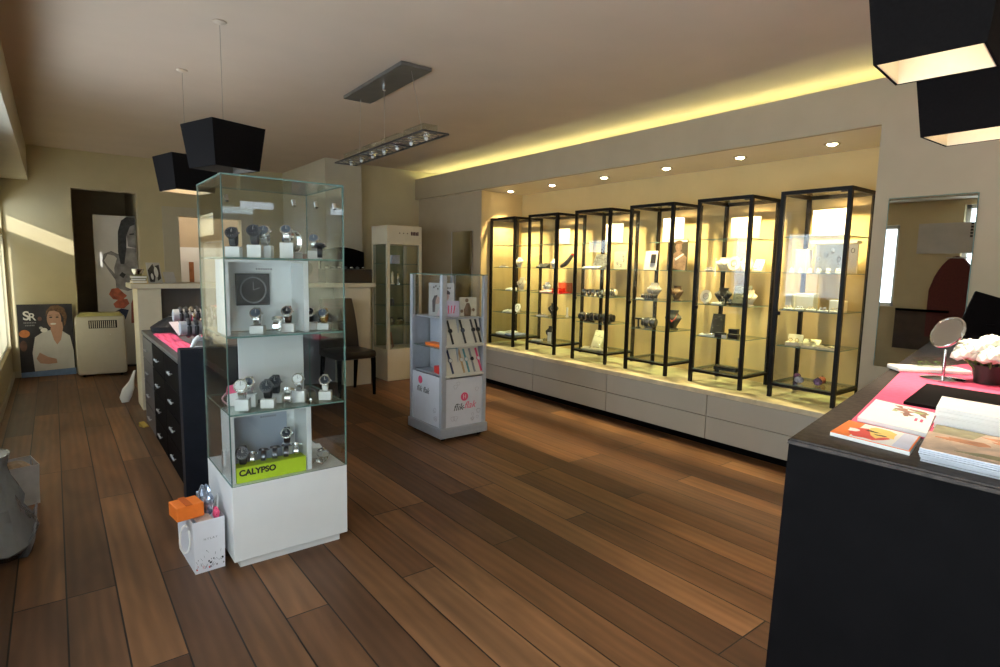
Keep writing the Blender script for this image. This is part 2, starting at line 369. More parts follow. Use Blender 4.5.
for n, x0, x1 in ((5, 1.88, 2.34), (6, 3.05, 3.42)):
    f = MB(); f.box(x0, x0 + t, Y0, Y1, 2.02, 2.13); f.box(x1 - t, x1, Y0, Y1, 2.02, 2.13); f.box(x0, x1, Y0, Y1, 2.02, 2.03); f.box(x0, x1, Y0, Y1, 2.12, 2.13)
    o = struct(f'window_{n}', f, WHITE); part('pane', MB().box(x0 + t, x1 - t, YF - .083, YF - .077, 2.03, 2.12), GLASS, o)
f = MB(); t = .04; f.box(.5, .5 + t, Y0, Y1, 1.40, 1.94); f.box(2.9 - t, 2.9, Y0, Y1, 1.40, 1.94); f.box(.5, 2.9, Y0, Y1, 1.40, 1.44); f.box(.5, 2.9, Y0, Y1, 1.90, 1.94)
o = struct('window_7', f, WHITE); part('pane', MB().box(.54, 2.86, YF - .083, YF - .077, 1.44, 1.90), GLASS, o)
t = thing('dimming_net', 'thin net curtain added to dim the unseen shop front window behind the viewer', 'curtain', (1.7, YF + .03, 1.36))  # unseen net, added to dim the window mirrored in the vitrine glass
part('fabric', MB().box(-1.25, 1.25, -.001, .001, 0, .60), NET, t); part('rod', MB().cyl((-1.28, 0, .61), (1.28, 0, .61), .008, 10), STEEL, t)
# unseen wall and canopy added outside to keep the low sun out
struct('sun_block_wall', MB().box(-4.55, -4.4, -7.0, 1.2, -.1, 4.15), WALLP)
w = MB(); w.box(XL - .21, 6, -7.2, YF - .21, 2.75, 2.81)
struct('sun_block_canopy', w, WALLG)
# roller blind
t = thing('roller_blind', 'pale roller blind drawn down over the window at the far left edge', 'blind', (XL - .03, 6.83, .36))
part('fabric', MB().box(-.001, .001, -1.48, 1.48, .02, 1.22), BLIND, t)
part('bottom_bar', MB().box(-.006, .006, -1.48, 1.48, .0, .02, .002), WHITE, t)

# ------------------------------------------------------------------ lights in the soffit
led = MB().box(4.14, 4.16, YF, 6.88, 2.42, 2.43)
led_t = one('led_strip', led, LEDE, 'yellow green light strip hidden on top of the right hand soffit', 'light strip')
part_ = MB().box(4.125, 4.175, YF, 6.88, 2.262, 2.419)
part('channel', part_, WHITE, led_t)
DY = [5.27, 4.57, 3.84, 3.13, 2.458, 1.794]
ORD6 = ['first', 'second', 'third', 'fourth', 'fifth', 'sixth']
for i, y in enumerate(DY):
    t = thing('downlight', f'round recessed halogen downlight, {ORD6[i]} from the far end of the niche ceiling', 'downlight', (4.22, y, 2.225), 0, 'downlights above the glass cabinets')
    part('trim_ring', MB().lathe([(.036, -.001), (.052, -.001), (.052, -.008), (.040, -.010), (.036, -.006)], cap=False), CHROME, t, True)
    part('lamp_glass', MB().lathe([(.0, -.020), (.014, -.0185), (.026, -.013), (.034, -.0045), (.035, -.0015), (0, -.0015)], cap=False), DOWNE, t, True)
    l = bpy.data.lights.new('downlight_beam', 'SPOT'); l.energy = 330; l.color = (1, .73, .38); l.spot_size = R(92); l.spot_blend = 1; l.shadow_soft_size = .03
    lo = bpy.data.objects.new('downlight_beam', l); COL.objects.link(lo); lo.parent = t; lo.location = (0, 0, -.028); lo.rotation_euler = (0, -R(5), 0)

# ------------------------------------------------------------------ hanging lamps
def pendant(label, x, y, zb, rz, on, s_top=.30, s_bot=.25, h=.225):
    t = thing('pendant_lamp', label, 'pendant lamp', (x, y, ZC), rz, 'square black pendant lamps')
    zt = zb + h - ZC; z0 = zb - ZC; a, b = s_top / 2, s_bot / 2; q = .006
    sq = lambda r, z: [(-r, -r, z), (r, -r, z), (r, r, z), (-r, r, z)]
    def shell(ra, rb, za, zb_):
        m = MB(); A = [m.bm.verts.new(p) for p in sq(rb, zb_)]; B = [m.bm.verts.new(p) for p in sq(ra, za)]
        return m, A, B
    m = MB()
    lo, hi, li, hi2 = sq(b, z0), sq(a, zt), sq(b - q, z0), sq(a - q, zt)
    V = [[m.bm.verts.new(p) for p in r] for r in (lo, hi, hi2, li)]
    for A, B in zip(V, V[1:] + V[:1]):
        for k in range(4): m.bm.faces.new((A[k], A[(k + 1) % 4], B[(k + 1) % 4], B[k]))
    part('shade', m, SHADE, t)
    m = MB(); q2 = q + .001
    V = [[m.bm.verts.new(p) for p in r] for r in (sq(b - q2, z0 + .001), sq(a - q2, zt - .002), sq(a - q2 - .002, zt - .002), sq(b - q2 - .002, z0 + .001))]
    for A, B in zip(V, V[1:] + V[:1]):
        for k in range(4): m.bm.faces.new((A[k], A[(k + 1) % 4], B[(k + 1) % 4], B[k]))
    part('lining', m, LINING if on else mat('unlit_dark_lining', (.10, .085, .07), .8, noise=.05), t)  # lamp that is off: its inner shade is put into a darker lining colour
    m = MB(); m.bar((-a + .01, 0, zt - .02), (a - .01, 0, zt - .02), .006); m.bar((0, -a + .01, zt - .02), (0, a - .01, zt - .02), .006)
    part('spider_frame', m, BLACKM, t)
    part('cord', MB().cyl((0, 0, zt - .03), (0, 0, -.02), .0014, 8), mat('clear_grey_cord', (.30, .26, .21), .4, noise=.05), t)
    part('ceiling_rose', MB().lathe([(.0, -.001), (.034, -.001), (.034, -.006), (.010, -.016), (0, -.016)], cap=False), CEIL, t, True)
    part('lamp_holder', MB().cyl((0, 0, zt - .03), (0, 0, zt - .09), .018, 12), BLACKM, t)
    part('bulb', MB().ball((0, 0, zt - .125), .03), LAMPW if on else WHITEC, t, True)
    if on:
        l = bpy.data.lights.new('bulb_light', 'SPOT'); l.energy = on; l.color = (1, .82, .60); l.shadow_soft_size = .03; l.spot_size = R(76); l.spot_blend = .6
        lo = bpy.data.objects.new('bulb_light', l); COL.objects.link(lo); lo.parent = t; lo.location = (0, 0, zt - .160)
    return t
pendant('black square pendant lamp hanging just above the tall white watch vitrine', .762, 3.417, 1.842, 18.7, 0)
pendant('black square pendant lamp hanging farther back, partly behind another shade', .745, 4.417, 1.812, 14, 34)
pendant('black pendant lamp with lit cream lining, cut off by the top right corner', 2.016, .594, 1.94, 5.6, 60)
pendant('lower black pendant lamp with lit cream lining at the right edge', 2.671, .649, 1.852, -2.4, 66)

t = thing('crystal_lamp', 'long chrome and glass lamp with small halogen bulbs under a steel ceiling plate', 'ceiling lamp', (1.88, 3.77, ZC), -1.5)
part('ceiling_plate', MB().box(-.108, .108, -.475, .475, -.025, -.001, .004), PLATE, t)
m = MB(); m.cyl((0, 0, -.025), (0, 0, -.05), .012); part('plate_boss', m, CHROME, t, True)
for y in (-.55, .0, .45):
    yy = max(-.45, min(.45, y)); part('suspension_wire', MB().cyl((0, yy * .9, -.025), (0, y, -.43), .0014, 6), STEEL, t)
zf = -.455
m = MB()
for x in (-.085, .085): m.bar((x, -.72, zf), (x, .72, zf), .012, .010)
for y in (-.72, .72, -.24, .24): m.bar((-.085, y, zf), (.085, y, zf), .012, .010)
for k in range(-9, 9):
    m.bar((-.08, k * .08, zf), (.08, (k + 1) * .08, zf), .004, .003); m.bar((.08, k * .08, zf), (-.08, (k + 1) * .08, zf), .004, .003)
part('lattice_frame', m, GUN, t)
for k in range(7):
    y = -.60 + k * .2
    h = part('bulb_holder', MB().cyl((0, y, zf + .006), (0, y, zf - .012), .022, 14), CHROME, t, True)
    part('bulb', MB().ball((0, y, zf - .018), .012), WHITED, h, True)
for k in range(4):
    y = -.52 + k * .34
    part('glass_block', MB().box(-.05, .05, y - .13, y + .13, zf + .008, zf + .06), GLASSS, t)

# ------------------------------------------------------------------ drawer bench under the niche cabinets
t = thing('drawer_bench', 'long low glossy white drawer bench carrying the black framed glass cabinets', 'drawer bench', (XR, 0, 0))
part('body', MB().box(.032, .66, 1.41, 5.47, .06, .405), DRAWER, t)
part('plinth', MB().box(.06, .66, 1.41, 5.47, .0, .059), BLACK, t)
part('top', MB().box(.0, .665, 1.41, 5.48, .406, .445, .004), STONE, t)
for k in range(4):
    y0 = 1.412 + k * 1.0142; y1 = y0 + 1.0142 - .006
    for z0, z1 in ((.062, .236), (.242, .403)):
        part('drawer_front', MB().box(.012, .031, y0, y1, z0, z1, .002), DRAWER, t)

# ------------------------------------------------------------------ six black framed glass cabinets
CY = [5.24, 4.555, 3.85, 3.167, 2.486, 1.82]
CX, HW, HD, ZB, ZT = 4.295, .230, .210, .445, 1.912
SH = [1.348, 1.083, .825]; ZSIGN = 1.600
def cabinet(i, label):
    t = thing('glass_cabinet', label, 'glass cabinet', (CX, CY[i], ZB + .0005), -90, 'black framed glass cabinets in the niche')
    H = ZT - ZB; p = .026
    # local: x = room -y direction, front = -y
    for sx in (-1, 1):
        for sy in (-1, 1):
            part('post', MB().box(sx * HW - p / 2 * (1 + sx), sx * HW + p / 2 * (1 - sx), sy * HD - p / 2 * (1 + sy), sy * HD + p / 2 * (1 - sy), 0, H), BLACKM, t)
    def ring(z0, z1):
        m = MB(); a = p
        m.box(-HW + a, HW - a, -HD, -HD + a, z0, z1); m.box(-HW + a, HW - a, HD - a, HD, z0, z1)
        m.box(-HW, -HW + a, -HD + a, HD - a, z0, z1); m.box(HW - a, HW, -HD + a, HD - a, z0, z1); return m
    part('top_frame', ring(H - p, H), BLACKM, t); part('bottom_frame', ring(.085, .085 + .018), BLACKM, t)
    part('top_panel', MB().box(-HW + p, HW - p, -HD + p, HD - p, H - .012, H - .006), GLASSS, t)
    lamp = part('top_hinge', MB().box(HW - .075, HW - .024, -HD + .014, -HD + .028, H - .034, H - .0125, .002), BLACKM, t)
    part('bottom_panel', MB().pane(-HW + p, HW - p, -HD + p, HD - p, .104, .110), [GLASSS, EDGE], t)
    g = .005
    door = part('door', MB().pane(-HW + p + .002, HW - p - .002, -HD + .006, -HD + .006 + g, .108, H - p - .002), [GLASS, BLACKM], t)
    part('lock', MB().box(-HW + p + .004, -HW + p + .030, -HD - .012, -HD + .005, .60, .625, .003), BLACKM, door)
    for sx in (-1, 1):
        x = sx * (HW - .010); part('side_pane', MB().pane(x - g / 2, x + g / 2, -HD + p + .001, HD - p - .001, .108, H - p - .002), [GLASS, BLACKM], t)
    for z in SH + [ZSIGN]:
        part('shelf', MB().pane(-HW + p, HW - p, .06 if (i == 3 and z == ZSIGN) else -HD + p + .01, HD - .012, z - ZB - .006, z - ZB), [GLASSS, EDGE], t)
    return t
CABN = ['black framed glass cabinet at the far end of the niche, folded cloth inside',
        'black framed glass cabinet second from the far end, holding red display stands',
        'black framed glass cabinet third from the far end, with bracelets on rolls',
        'black framed glass cabinet fourth from the far end, with a portrait poster inside',
        'black framed glass cabinet fifth from the far end, with round cream plates and black boxes',
        'nearest black framed glass cabinet beside the grey wall, with patterned glass balls']
for i in range(6): cabinet(i, CABN[i])
def Sz(i, s):
    return (SH + [ZB + .0005 + .110])[s] + .0006

# ---- jewellery display pieces; local front is -y, base at z = 0
def bust_mb(h, w):
    m = MB(); s = h / .17; d = .045 * s * .9
    d *= .72
    return m.loft([(0, 0, .012 * s, w * .30, d), (h * .04, 0, .012 * s, w * .30, d), (h * .07, 0, .010 * s, w * .20, d * .55), (h * .22, 0, .002, w * .26, d * .62), (h * .45, 0, -.006 * s, w * .42, d * .9),
                   (h * .60, 0, .0, w * .5, d * .85), (h * .68, 0, .008 * s, w * .47, d * .75), (h * .76, 0, .014 * s, w * .34, d * .65), (h * .86, 0, .020 * s, w * .25, d * .6), (h, 0, .026 * s, w * .29, d * .62)], 24)
def necklace_mb(h, w, r=.0022, drop=.35):
    s = h / .17; pts = []
    for k in range(21):
        u = k / 20 * 2 - 1
        z = h * (.82 - (1 - u * u) * drop); x = u * w * (.24 + .10 * (1 - abs(u)))
        zz = z / s
        yy = -.045 * s * .65 * (1.08 if zz < .115 else .8) + (-.004 * s if zz < .10 else .008 * s)
        pts.append((x, yy - .001, z))
    m = MB().tube(pts, r, 6); m.ball((pts[10][0], pts[10][1] - .002, pts[10][2] - .006), .0055, 1, .6, 1.4, 1); return m
def item(name, label, cat, x, y, z, rz=-75, group=None): return thing(name, label, cat, (x, y, z), rz, group)
def bust(label, x, y, z, h, w, m, nm=None, rz=-70):
    t = item('necklace_bust', label, 'necklace bust', x, y, z, rz); part('body', bust_mb(h, w), m, t, True)
    if nm: part('necklace', necklace_mb(h, w), nm, t, True)
    return t
def ramp(label, x, y, z, w, d, h, m, m2=None, rz=-75, name='display_ramp', cat='display ramp'):
    t = item(name, label, cat, x, y, z, rz)
    part('cushion', MB().hexa([(-w / 2, -d / 2, 0), (w / 2, -d / 2, 0), (w / 2, d / 2, 0), (-w / 2, d / 2, 0)], [(-w / 2, -d / 2, .012), (w / 2, -d / 2, .012), (w / 2, d / 2, h), (-w / 2, d / 2, h)]), m, t)
    if m2:
        q = MB(); random.seed(int(abs(y) * 1000))
        for k in range(7):
            u, v = random.uniform(-.38, .38), random.uniform(-.4, .4); zz = .012 + (v + .5) * (h - .012)
            q.tube([(u * w + .009 * math.cos(a * PI / 4), v * d + .008 * math.sin(a * PI / 4), zz + .004) for a in range(8)], .0022, 5, True)
        part('jewellery', q, m2, t, True)
    return t
def roll(label, x, y, z, n, w, m_roll, m_br, rz=-75, r=.022, glabel=None):
    t = item('bracelet_roll', label, 'bracelet roll', x, y, z, rz)
    part('roll', MB().cyl((-w / 2, 0, r + .016), (w / 2, 0, r + .016), r, 20), m_roll, t, True)
    q = MB(); q.box(-w * .25, w * .25, -.02, .02, 0, .012, .002); q.box(-.008, .008, -.008, .008, .011, .018); part('foot', q, m_roll, t)
    for k in range(n):
        u = -w * .40 + (k + .5) * w * .8 / n
        part('bracelet', MB().tube([(u, (r + .004) * math.cos(a * PI / 9), r + .016 + (r + .004) * math.sin(a * PI / 9)) for a in range(18)], r * .2, 6, True), m_br[k % len(m_br)], t, True)
    return t
def card(label, x, y, z, w, h, m=None, rz=-90, txt=None, name='brand_card', cat='card', lean=0, back=None):
    t = item(name, label, cat, x, y, z, rz); mm = MB().box(-w / 2, w / 2, -.0015, .0015, .0, h)
    part('panel', mm, m or WHITEC, t, rot=(-lean, 0, 0))
    if txt: text(txt, .020, (0, -.0022 + 0, h * .55), GREYINK, t)
    return t
def oval(label, x, y, z, r, m, rz=-70, tilt=20, dots=None):
    t = item("display_disc", label, "display disc", x, y, z, rz)
    q = MB().tube([(0, -.004, 0), (0, .004, 0)], r, 28)
    o = part('disc', q, m, t, True, loc=(0, 0, r * 1.02 + .004), rot=(-R(tilt), 0, 0)); o.scale = (.82, 1, 1.0)
    part('easel', MB().hexa([(-.012, -.004, 0), (.012, -.004, 0), (.012, .05, 0), (-.012, .05, 0)], [(-.008, .016, r), (.008, .016, r), (.008, .022, r), (-.008, .022, r)]), m, t)
    if dots:
        n = MB(); n.tube([(r * .45 * math.cos(a), -.0055, r * .45 * math.sin(a)) for a in [k * PI / 8 for k in range(16)]], .0025, 5, True)
        part('necklace', n, dots, o, True)
    return t
def ringstand(label, x, y, z, n, m, m2, rz=-75, w=.09):
    t = item('ring_tray', label, 'ring tray', x, y, z, rz); part('tray', MB().box(-w / 2, w / 2, -.03, .03, 0, .012, .003), m, t)
    for k in range(n):
        u = -w * .4 + (k + .5) * w * .8 / n
        part('ring', MB().tube([(u + .0075 * math.cos(a * PI / 6), -.004, .020 + .0085 * math.sin(a * PI / 6)) for a in range(12)], .0022, 5, True), m2, t, True)
    return t
def boxlet(label, x, y, z, w, d, h, m, rz=-80, name='jewellery_box', m2=None, lid=True):
    t = item(name, label, 'box', x, y, z, rz)
    part('body', MB().box(-w / 2, w / 2, -d / 2, d / 2, 0, h * .62, .003), m, t)
    if lid: part('lid', MB().box(-w / 2 - .001, w / 2 + .001, -d / 2 - .001, d / 2 + .001, h * .63, h, .003), m2 or m, t)
    return t
def cluster(label, x, y, z, n, w, m_list, rz=-75, hmax=.06):
    """upright cuffs with dark dials standing close together"""
    for k in range(n):
        u = -w / 2 + (k + .5) * w / n; a = R(rz)
        watch(label[k] if isinstance(label, list) else label, x + u * math.cos(a), y + u * math.sin(a), z, rz + random.uniform(-18, 18), m_list[k % len(m_list)], DARKD if k % 2 else GREYD, sc=1.12, cuff=True, group='dark watches grouped in the third glass cabinet')

# ---- wristwatches
def watch(label, x, y, z, rz, sm, dm, sc=1.0, lying=False, cuff=False, cm=None, group=None, wide=.018, name='wristwatch'):
    cm = cm or SILVER
    t = thing(name, label, 'wristwatch', (x, y, z), rz, group); t.scale = (sc, sc, sc)
    def strap():
        m = MB(); n = 22; zc = .030; ry, rz_ = .019, .029
        inner = [( (ry) * math.cos(k * 2 * PI / n), zc + rz_ * math.sin(k * 2 * PI / n)) for k in range(n)]
        outer = [((ry + .0028) * math.cos(k * 2 * PI / n), zc + (rz_ + .0009) * math.sin(k * 2 * PI / n)) for k in range(n)]
        for k in range(n):
            j = (k + 1) % n
            m.hexa([(-wide / 2, inner[k][0], inner[k][1]), (wide / 2, inner[k][0], inner[k][1]), (wide / 2, inner[j][0], inner[j][1]), (-wide / 2, inner[j][0], inner[j][1])],
                   [(-wide / 2, outer[k][0], outer[k][1]), (wide / 2, outer[k][0], outer[k][1]), (wide / 2, outer[j][0], outer[j][1]), (-wide / 2, outer[j][0], outer[j][1])])
        return m.mesh('strap', sm)
    root = t
    rot = (-PI / 2 * .92, 0, 0) if lying else (0, 0, 0); loc = (0, -.030, .0235) if lying else (0, 0, 0)
    s = link('strap', cached(('strap', sm.name, wide), strap), t, loc, rot)
    def case():
        m = MB(); a = Vector((0, -.017, .040)); n = Vector((0, -.86, .5)).normalized()
        m.cyl(a, a + n * .007, .0195, 24); m.cyl(a + n * .006, a + n * .009, .0172, 24); m.cyl(a + Vector((.0195, 0, 0)) + n * .003, a + Vector((.0235, 0, 0)) + n * .003, .003, 8)
        return m.mesh('case', cm, True)
    c = link('case', cached(('case', cm.name), case), s)
    def dial():
        m = MB(); a = Vector((0, -.017, .040)); n = Vector((0, -.86, .5)).normalized()
        m.cyl(a + n * .0085, a + n * .0096, .0152, 24); m.mi = 1
        up = Vector((0, .5, .86)); q = a + n * .0098; rt = Vector((1, 0, 0))
        m.bar(q, q + up * .0105, .0012, .0004); m.bar(q, q + (rt * .7 + up * .3) * .0095, .0014, .0004)
        for k in range(12):
            d = rt * math.sin(k * PI / 6) + up * math.cos(k * PI / 6); m.bar(q + d * .0118, q + d * .0142, .0011, .0003)
        return m.mesh('dial', [dm, WHITED if dm != WHITED else INK], True)
    link('dial', cached(('dial', dm.name), dial), c)
    return t

# ------------------------------------------------------------------ contents of the six cabinets
FAR = 'far end cabinet'
# cabinet 1
ringstand('small white ring tray on the top shelf of the far end cabinet', 4.15, 5.28, Sz(0, 0), 3, WHITEC, SILVER)
bust('small cream necklace bust on the top shelf of the far end cabinet', 4.30, 5.18, Sz(0, 0), .12, .11, LINEN, GOLD)
ramp('flat white display ramp on the middle shelf of the far end cabinet', 4.235, 5.24, Sz(0, 1), .11, .08, .03, WHITEC, SILVER)
bust('cream necklace bust on the middle shelf of the far end cabinet', 4.33, 5.17, Sz(0, 1), .15, .12, LINEN, GOLD)
ramp('flat white display ramp on the third shelf of the far end cabinet', 4.215, 5.26, Sz(0, 2), .11, .08, .03, WHITEC, SILVER)
oval('white spotted display disc on the third shelf of the far end cabinet', 4.27, 5.16, Sz(0, 2), .05, WHITEC, dots=GUN)
def cloth(label, x, y, z, w, d, h, m, rz=-90):
    q = MB(); q.box(-w / 2, w / 2, -d / 2, d / 2, 0, h, h * .45)
    bmesh.ops.subdivide_edges(q.bm, edges=q.bm.edges[:], cuts=3, use_grid_fill=True)
    for v in q.bm.verts: v.co.z += max(0, v.co.z / h) * .006 * math.sin(v.co.x * 60 + 1) * math.cos(v.co.y * 45)
    return one('folded_cloth', q, m, label, 'cloth', (x, y, z), rz, smooth=True)
cloth('folded white cloth on the bottom of the far end cabinet', 4.25, 5.315, Sz(0, 3), .14, .26, .03, mat('white_cotton', (.72, .72, .76), .9, noise=.05, nscale=40))
cloth('folded blue cloth on the bottom of the far end cabinet', 4.25, 5.14, Sz(0, 3), .16, .24, .026, mat('blue_cotton', (.22, .25, .42), .9, noise=.3, nscale=30))
# cabinet 2
ramp('dark display ramp heaped with silver jewellery in the second cabinet from the far end', 4.22, 4.675, Sz(1, 0), .12, .10, .05, BLKST, SILVER)
bust('small white bust on the top shelf of the second cabinet from the far end', 4.29, 4.575, Sz(1, 0), .10, .10, WHITEC, SILVER)
t = item('crescent_bracelet_stand', 'dark arched bracelet stand with red tip in the second cabinet from the far end', 'bracelet stand', 4.34, 4.445, Sz(1, 0), -70)
part('arch', MB().tube([(-.06 + .13 * k / 8, 0, .022 + .12 * (k / 8) ** 1.7) for k in range(9)], [.019 + .006 * math.sin(k * .4) for k in range(9)], 12), GUN, t, True)
part('tip', MB().ball((.072, 0, .148), .022, 1, .8, .7), RED, t, True)
bust('white bust on the second shelf of the second cabinet from the far end', 4.27, 4.665, Sz(1, 1), .11, .10, WHITEC, SILVER)
ramp('pale pink display ramp on the second shelf of the second cabinet from the far end', 4.19, 4.585, Sz(1, 1), .12, .08, .03, PINKL, SILVER)
def acrylic(label, x, y, z, w, d, h):
    t = item('acrylic_riser', label, 'acrylic stand', x, y, z, -90)
    q = MB(); q.box(-w / 2, w / 2, -d / 2, d / 2, h - .004, h); q.box(-w / 2, -w / 2 + .004, -d / 2, d / 2, 0, h - .004); q.box(w / 2 - .004, w / 2, -d / 2, d / 2, 0, h - .004)
    part('riser', q, ACRP, t); q = MB(); q.box(-w / 2 + .006, w / 2 - .006, -d / 2 + .01, d / 2 - .01, .0, .006); part('base_card', q, mat('coral_card', (.75, .22, .20), .6, noise=.05), t)
    n = MB()
    for k in range(3): n.tube([(-.02 + k * .02 + .008 * math.cos(a), -.02, h + .0115 + .009 * math.sin(a)) for a in [j * PI / 6 for j in range(12)]], .002, 5, True)
    part('ring', n, SILVER, t, True)
acrylic('tall red acrylic riser in the second cabinet from the far end', 4.36, 4.465, Sz(1, 1), .11, .10, .11)
acrylic('low red acrylic riser in front of the taller one in the second cabinet', 4.20, 4.405, Sz(1, 1), .11, .09, .055)
bust('black necklace bust on the third shelf of the second cabinet from the far end', 4.32, 4.605, Sz(1, 2), .14, .13, BLKST, SILVER)
ringstand('white ring tray on the third shelf of the second cabinet from the far end', 4.18, 4.625, Sz(1, 2), 4, WHITEC, SILVER, w=.12)
one('candle_stick', MB().lathe([(.0, 0), (.018, 0), (.018, .006), (.010, .010), (.010, .10), (.0, .102)], cap=False), WHITEC, 'slim white column on the third shelf of the second cabinet from the far end', 'column', (4.40, 4.465, Sz(1, 2)), smooth=True)
bust('black necklace bust at the bottom of the second cabinet from the far end', 4.33, 4.645, Sz(1, 3), .15, .13, BLKST, SILVER)
card('small white card beside the bottom black bust of the second cabinet', 4.22, 4.545, Sz(1, 3), .05, .10, WHITEC, -80)
ramp('flat white pad at the bottom front of the second cabinet from the far end', 4.15, 4.665, Sz(1, 3), .11, .06, .016, WHITEC, SILVER)
# cabinet 3
ramp('tilted silver and black patterned cushion in the third cabinet from the far end', 4.36, 3.968, Sz(2, 0), .15, .09, .15, ZEBRA, SILVER)
ramp('bright white pad under the patterned cushion in the third cabinet', 4.20, 3.938, Sz(2, 0), .17, .10, .028, WHITEC, SILVER)
t = item('display_book', 'large cream display book standing on the top shelf of the third cabinet', 'display book', 4.40, 3.748, Sz(2, 0), -80)
part('board', MB().box(-.07, .07, -.008, .008, 0, .17, .002), LINEN, t)
q = MB()
for u, v in ((.03, .13), (.035, .09), (-.03, .06), (.01, .04)): q.tube([(u + .008 * math.cos(a), -.0095, v + .012 * math.sin(a)) for a in [k * PI / 6 for k in range(12)]], .002, 5, True)
part('earring', q, SILVER, t, True)
lab = [f'dark watch, {s} in the row on the second shelf of the third cabinet' for s in ('leftmost', 'second from left', 'third from left', 'fourth from left', 'fifth from left')]
cluster(lab, 4.22, 3.918, Sz(2, 1), 5, .26, [GUN, BLKST, SILVER])
roll('short display roll with thin bangles on the second shelf of the third cabinet', 4.24, 3.718, Sz(2, 1), 5, .12, LINEN, [SILVER, GUN], r=.028)
roll('display roll with black and silver bracelets on the third shelf of the third cabinet', 4.20, 3.948, Sz(2, 2), 4, .22, BLKST, [GUN, SILVER], r=.034)
roll('smaller display roll with dark bracelets at the right end of the third cabinet', 4.24, 3.748, Sz(2, 2), 3, .14, BLKST, [GUN, SILVER], r=.034)
ramp('steep cream display ramp with small pieces at the bottom of the third cabinet', 4.33, 3.938, Sz(2, 3), .11, .10, .17, LINEN, SILVER)
ramp('flat cream pad at the bottom of the third cabinet', 4.19, 3.858, Sz(2, 3), .26, .08, .02, LINEN, SILVER)
# cabinet 4
t = item('portrait_poster', 'dark portrait poster of a fair haired person on the top shelf of the fourth cabinet', 'poster', 4.338, 3.058, Sz(3, 0), -88); t.scale = (1.18, 1, 1.14)
part('board', MB().box(-.085, .085, -.002, .004, 0, .238), mat('poster_dark', (.06, .05, .03), .5, noise=.3, nscale=8), t)
q = MB(); q.shape(ell(.01, .178, .028, .036), -.0022, .0008); q.shape([(-.07, .02), (.07, .0), (.08, .10), (.03, .145), (.0, .15), (-.04, .12)], -.0022, .0006)
q.mi = 1; q.shape(ell(.012, .205, .036, .024, 20, -10, 190), -.0032, .0006); q.mi = 2; q.shape([(-.02, .09), (.05, .13), (.055, .12), (-.01, .075)], -.0032); q.shape([(-.08, .216), (.08, .216), (.08, .232), (-.08, .232)], -.0022); q.mi = 1; q.shape([(-.08, .05), (-.05, .11), (-.03, .11), (-.045, .03)], -.0032)
part('print', q, [mat('poster_skin', (.30, .19, .12), .6, noise=.35, nscale=25), HAIR, WHITEC], t)
t = item('display_book', 'pale display board with a dark silver cuff on the top shelf of the fourth cabinet', 'display board', 4.22, 3.255, Sz(3, 0) + .001, -80)
part('board', MB().box(-.06, .06, -.003, .003, 0, .17), WHITEC, t, rot=(-R(10), 0, 0))
part('cuff', MB().box(-.0, .05, -.012, -.0035, .06, .14, .004), GUN, t, rot=(-R(10), 0, 0))
bust('grey necklace bust with silver chain on the second shelf of the fourth cabinet', 4.30, 3.258, Sz(3, 1), .15, .14, mat('grey_suede', (.30, .27, .26), .8, noise=.1, nscale=80), SILVER)
roll('row of dark bead bracelets in front of the grey bust in the fourth cabinet', 4.17, 3.208, Sz(3, 1), 6, .14, BLKST, [BRNST, GUN], r=.018)
ringstand('tiny white tray with earrings on the second shelf of the fourth cabinet', 4.19, 3.326, Sz(3, 1), 2, WHITEC, GOLD, w=.06)
bust('brown necklace bust on the second shelf of the fourth cabinet', 4.36, 3.058, Sz(3, 1), .13, .12, BRNST, GOLD)
t = item('bracelet_stand', 'small dark T shaped bracelet stand on the third shelf of the fourth cabinet', 'bracelet stand', 4.20, 3.338, Sz(3, 2), -80)
part('pole', MB().cyl((0, 0, .006), (0, 0, .075), .008, 10), BLKST, t, True); part('bar', MB().cyl((-.03, 0, .08), (.03, 0, .08), .009, 12), BLKST, t, True); part('base', MB().cyl((0, 0, 0), (0, 0, .006), .022, 16), BLKST, t, True)
roll('thick display roll with silver cuffs on the third shelf of the fourth cabinet', 4.24, 3.248, Sz(3, 2), 4, .13, GUN, [SILVER, GUN], r=.036)
bust('black bust with red necklace on the third shelf of the fourth cabinet', 4.34, 3.068, Sz(3, 2), .17, .15, BLKST, RED)
# cabinet 5
ringstand('small white ring tray at the left of the top shelf of the fifth cabinet', 4.18, 2.632, Sz(4, 0), 3, WHITEC, SILVER, w=.07)
bust('cream necklace bust on the top shelf of the fifth cabinet', 4.28, 2.567, Sz(4, 0), .11, .14, LINEN, SILVER)
oval('round cream plate on the top shelf of the fifth cabinet beside the bust', 4.24, 2.462, Sz(4, 0), .058, LINEN, dots=SILVER)
oval('second round cream plate on the top shelf of the fifth cabinet, partly behind the post', 4.31, 2.392, Sz(4, 0), .055, LINEN, dots=SILVER)
ramp('cream tilted tray on the top shelf of the fifth cabinet', 4.385, 2.337, Sz(4, 0), .07, .12, .10, LINEN, SILVER)
oval('cream oval plate at the left of the second shelf of the fifth cabinet', 4.17, 2.647, Sz(4, 1), .055, LINEN, dots=SILVER)
bust('black necklace bust on the second shelf of the fifth cabinet', 4.33, 2.592, Sz(4, 1), .13, .14, BLKST, SILVER)
ramp('tall black display ramp on the second shelf of the fifth cabinet', 4.37, 2.452, Sz(4, 1), .13, .09, .15, BLKST, SILVER)
watch('dark round watch left of its twin on the second shelf of the fifth cabinet', 4.16, 2.487, Sz(4, 1), -75, SILVER, DARKD, .9, group='watches in the fifth cabinet')
watch('dark round watch right of its twin on the second shelf of the fifth cabinet', 4.16, 2.427, Sz(4, 1), -75, BLKST, DARKD, .9, group='watches in the fifth cabinet')
bust('cream necklace bust at the right of the second shelf of the fifth cabinet', 4.32, 2.357, Sz(4, 1), .12, .11, LINEN, GOLD)
